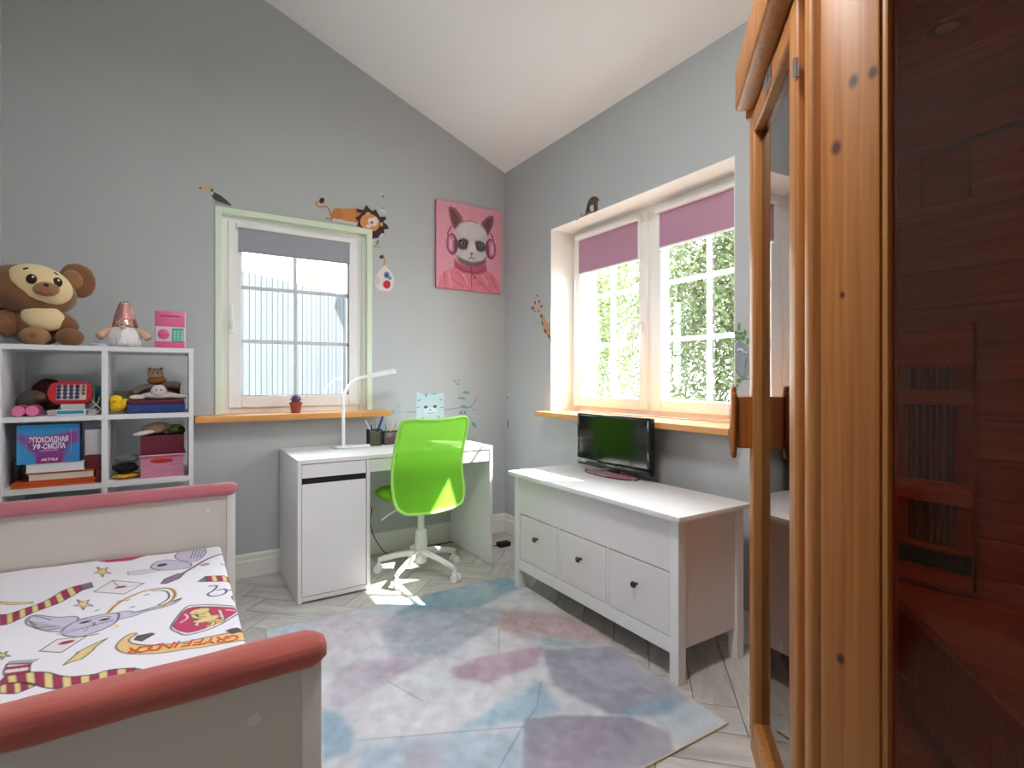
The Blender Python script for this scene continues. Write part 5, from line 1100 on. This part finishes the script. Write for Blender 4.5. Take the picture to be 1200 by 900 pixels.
# ------------------------------------------------------------------ wall stickers (thin vinyl cut-outs)
def sticker(name,label,wall,layers,group=None):
    """layers: (part name, colour, list of pixel outlines); each layer a thin sheet a hair prouder than the last"""
    pt=(lambda x,y,o:P(x,y,Y=YB-o)) if wall=='b' else (lambda x,y,o:P(x,y,X=XR-o))
    c=layers[0][2][0][0]; t=tag(thing(name,pt(c[0],c[1],0)),label,'wall sticker',group)
    d=Vector((0,-.0005,0)) if wall=='b' else Vector((-.0005,0,0))
    for i,(pn,col,outs) in enumerate(layers):
        mb=MB()
        for o_ in outs: mb.prism([pt(x,y,.0002+.0006*i) for x,y in o_],d)
        obj(pn,mb,mat('vinyl_'+col,col,.45),t)
    return t
def ov(cx,cy,rx,ry,n=14,rot=0): return [(cx+rx*math.cos(a)*math.cos(rot)-ry*math.sin(a)*math.sin(rot),cy+rx*math.cos(a)*math.sin(rot)+ry*math.sin(a)*math.cos(rot)) for a in (2*math.pi*i/n for i in range(n))]
def sp(pts,k=3): return [(v.x,v.y) for v in smooth_pts([(x,y,0) for x,y in pts],k)]
def rib(pts,w):
    p=[(v.x,v.y) for v in smooth_pts([(x,y,0) for x,y in pts],3,False)]; l=[];r=[]
    for i in range(len(p)):
        a=p[max(i-1,0)];b=p[min(i+1,len(p)-1)]; dx,dy=b[0]-a[0],b[1]-a[1]; L=math.hypot(dx,dy) or 1; ww=w(i/(len(p)-1)) if callable(w) else w
        l.append((p[i][0]-dy/L*ww/2,p[i][1]+dx/L*ww/2)); r.append((p[i][0]+dy/L*ww/2,p[i][1]-dx/L*ww/2))
    return l+r[::-1]
K4=lambda pts:[(220+x/4.5,200+y/4.5) for x,y in pts]; K10=lambda pts:[(360+x/10,210+y/10) for x,y in pts]
sticker('toucan_sticker','black toucan wall sticker above the left corner of the back window','b',[
 ('body','#1d1d20',[K4(sp([(128,90),(136,110),(150,118),(180,135),(228,178),(222,184),(190,172),(150,160),(130,140),(126,118),(120,98)]))]),
 ('beak','#dcb25c',[K4(sp([(60,92),(75,82),(105,80),(128,88),(122,98),(90,100),(68,98)]))]),('beak_tip','#2a2018',[K4([(58,88),(72,86),(72,94),(62,95)])]),
 ('throat','#d9d4cc',[K4(ov(131,118,5,9))]),('branch','#6d5a48',[K4(rib([(135,166),(170,172),(215,180)],3))])])
mane=[(640,400),(580,385),(575,345),(660,360),(690,300),(735,350),(770,375),(800,350),(825,390),(850,440),(920,440),(925,465),(890,500),(940,540),(960,580),(900,590),(905,635),(880,630),(850,655),(830,690),(760,695),(765,640),(620,560),(580,548),(600,500),(560,450),(600,430)]
sticker('lion_sticker','orange lion wall sticker lying on the top edge of the back window','b',[
 ('tail','#b98a5c',[K10(rib([(185,270),(120,265),(105,305),(160,325),(225,320),(260,370),(280,440),(282,490)],20))]),
 ('tail_tuft','#33241c',[K10(ov(172,250,30,36,14,.5))]),
 ('body','#cf8443',[K10(sp([(285,480),(285,400),(320,345),(370,340),(420,345),(580,345),(640,380),(660,480),(620,545),(560,510),(420,480),(330,470)]))]),
 ('haunch','#c2763a',[K10(ov(350,420,70,72))]),
 ('paws','#ddd7d8',[K10(ov(x,y,30,16)) for x,y in ((320,475),(370,482),(410,492),(470,505),(520,512),(565,522))]),
 ('mane','#3a2119',[K10(mane)]),
 ('head','#d99455',[K10(ov(735,510,118,100,20,.45))]),('ears','#e0a673',[K10(ov(712,405,28,20)),K10(ov(872,530,18,26))]),
 ('muzzle','#ead9d2',[K10(ov(765,500,60,44,16,.6)),K10(ov(720,550,30,20))]),('eyes','#ece8ec',[K10(ov(795,460,22,16)),K10(ov(820,490,18,14))]),('nose','#a0607c',[K10(ov(757,508,20,18))]),('pupils','#3c3a4c',[K10(ov(797,462,6,6)),K10(ov(820,490,5,5))]),
 ('leaves','#7f9a5c',[K10(ov(240,460,26,10,10,.4))])])
sticker('flower_sticker','tiny green and white flower wall sticker below the lion','b',[('leaves','#6f8a4a',[K10(ov(825,740,14,30,10,.3)),K10(ov(800,785,24,8)),K10(ov(838,795,14,8))]),('petals','#ded3dc',[K10(ov(770,720,16,12)),K10(ov(768,760,12,10)),K10(ov(875,655,18,14))])])
sticker('butterfly_sticker','pair of faint white butterfly wall stickers above the lion mane','b',[('wings','#d3d3d5',[K10(ov(865,165,20,7,10,1)),K10(ov(885,365,36,14,10,.2)),K10(ov(900,395,24,10)),K10(ov(855,380,16,9))]),('bodies','#4c4c50',[K10(ov(888,205,9,12)),K10(ov(884,340,12,6,10,.6))])])
sticker('elephant_sticker','hanging pale elephant wall sticker with blue eye and red nose below the lion','b',[
 ('string','#b59a6a',[K4(rib([(1028,440),(1038,470),(1035,500)],8))]),('hand','#40342c',[K4(ov(1022,455,12,10))]),
 ('body','#e3dad6',[K4(sp([(1035,500),(1060,520),(1085,560),(1085,600),(1070,632),(1030,635),(1000,620),(985,585),(1000,545)]))]),
 ('ear','#d3c3cd',[K4(ov(1000,580,14,26))]),('eye','#5f86b4',[K4(ov(1049,550,16,18)),K4(ov(1066,566,9,10))]),('pupil','#20284a',[K4(ov(1049,552,7,9))]),('nose','#c02838',[K4(ov(1050,600,20,22))])])
K6=lambda pts:[(400+x/6,420+y/6) for x,y in pts]
br=[K6(rib([(400,372),(520,378),(640,385),(730,362),(840,345),(910,340),(960,270)],5)),K6(rib([(905,335),(930,360),(960,362)],4))]
sticker('cat_branch_sticker','pale teal cat wall sticker on a leafy branch above the green chair','b',[
 ('branch','#7d8d92',br),
 ('cat','#bcd7db',[K6(sp([(530,245),(545,240),(580,255),(680,250),(715,240),(720,260),(722,400),(700,440),(550,440),(528,420)],2))]),
 ('stripes','#7fa6ab',[K6(ov(*a)) for a in ((595,258,8,16),(650,250,14,5),(548,295,16,5,10,-.4),(700,290,14,5,10,.4),(540,345,12,4),(708,345,12,4),(683,412,9,6),(575,420,12,5))]),
 ('muzzle','#d5e4e6',[K6(ov(628,370,44,26))]),('eyes','#44555c',[K6(ov(594,342,13,10)),K6(ov(658,338,13,10))]),('mouth','#5b7078',[K6(rib([(600,382),(628,388),(660,378)],4)),K6(ov(626,362,7,5))]),
 ('leaves','#7a9c98',[K6(ov(*a)) for a in ((878,240,24,11,12,.0),(850,280,34,8,12,.15),(865,340,28,10,12,.3),(840,382,10,16,12,.4),(870,380,9,14,12,-.2),(933,466,12,24,12,-.6),(800,160,14,5,10,.8),(825,155,10,5,10,-.6),(820,180,10,6))]),
 ('bird','#9cc4d6',[K6(ov(404,328,9,20,12,-.2)),K6(ov(395,375,30,12)),K6(ov(438,372,20,7))])])
KG=lambda pts:[(600+x/10,330+y/10) for x,y in pts]
sticker('giraffe_sticker','spotted giraffe wall sticker peeking out beside the right window reveal','r',[
 ('neck','#c79a72',[KG(sp([(330,380),(360,390),(400,450),(440,530),(455,560),(455,690),(420,650),(370,560),(345,460)],2))]),
 ('head','#cbb3a2',[KG(sp([(290,150),(305,160),(325,220),(335,290),(320,360),(290,375),(265,350),(255,290),(270,220)],2))]),
 ('ears','#6f5a4c',[KG(ov(243,310,14,22,10,.4)),KG(ov(345,290,16,16))]),
 ('spots','#6e4a36',[KG(ov(*a)) for a in ((270,245,9,22),(320,235,9,20),(295,165,8,12),(315,342,8,12),(268,348,8,9),(345,405,12,22,10,-.4),(390,580,14,28,10,-.4),(432,640,10,24,10,-.4),(355,490,8,26,10,-.3),(455,690,5,8))]),
 ('leaf','#b9a650',[KG([(430,490),(445,455),(455,520),(450,545)])])])
sticker('raccoon_sticker','small grey raccoon wall sticker sitting on the upper left edge of the right window','r',[
 ('branch','#4c4440',[rib([(675,258),(686,252),(700,246)],1.0),rib([(680,250),(683,254)],.7)]),
 ('body','#5d4d46',[sp([(686,251),(688,240),(691,233),(696,230),(701,232),(703,238),(700,247),(694,249),(690,248)],2)]),('face','#d5c6bd',[ov(694,244,3,4,10,.3),ov(702,240,1.4,5)]),('stripes','#2c2522',[ov(690,246,.9,3),ov(696.5,243,.8,3)])])
sticker('koala_sticker','grey koala wall sticker with green leaves at the right of the window','r',[
 ('body','#8e939a',[sp([(862,404),(866,400),(871,402),(877,408),(878,438),(872,444),(866,440),(862,428),(861,414)],2)]),
 ('outline','#4a4c50',[rib([(862,432),(866,440),(873,444),(879,444)],.9),rib([(875,420),(873,432)],.8),rib([(860,402),(864,398),(868,401)],.8)]),
 ('face','#c9ccd1',[ov(867.5,410,4,2.5),ov(873,413,3,1.4)]),('eyes','#2e2c30',[ov(867,411.8,2,.7),ov(872,414,1.2,.6)]),
 ('leaves','#5f8d48',[ov(*a) for a in ((866,383,1.6,5),(863,390,3,2,8,.4),(868,391,3.2,2,8,-.4),(865,396,3.6,2.2),(873,390,1.8,3.6),(871,396,2,3),(876,400,1.6,4),(866,446,3,2.6),(870,443,1.8,2.6),(864,452,1.2,2))])])
sticker('speck_sticker','tiny brown bird wall sticker near the corner above the chest','r',[('bird','#8a6a4c',[ov(595.3,497,.9,5),ov(594.5,466,.8,1.6)])])
o=obj('corner_bracket',bx(.0,.0001,.0,.0001,.0,.0001),white) if False else None
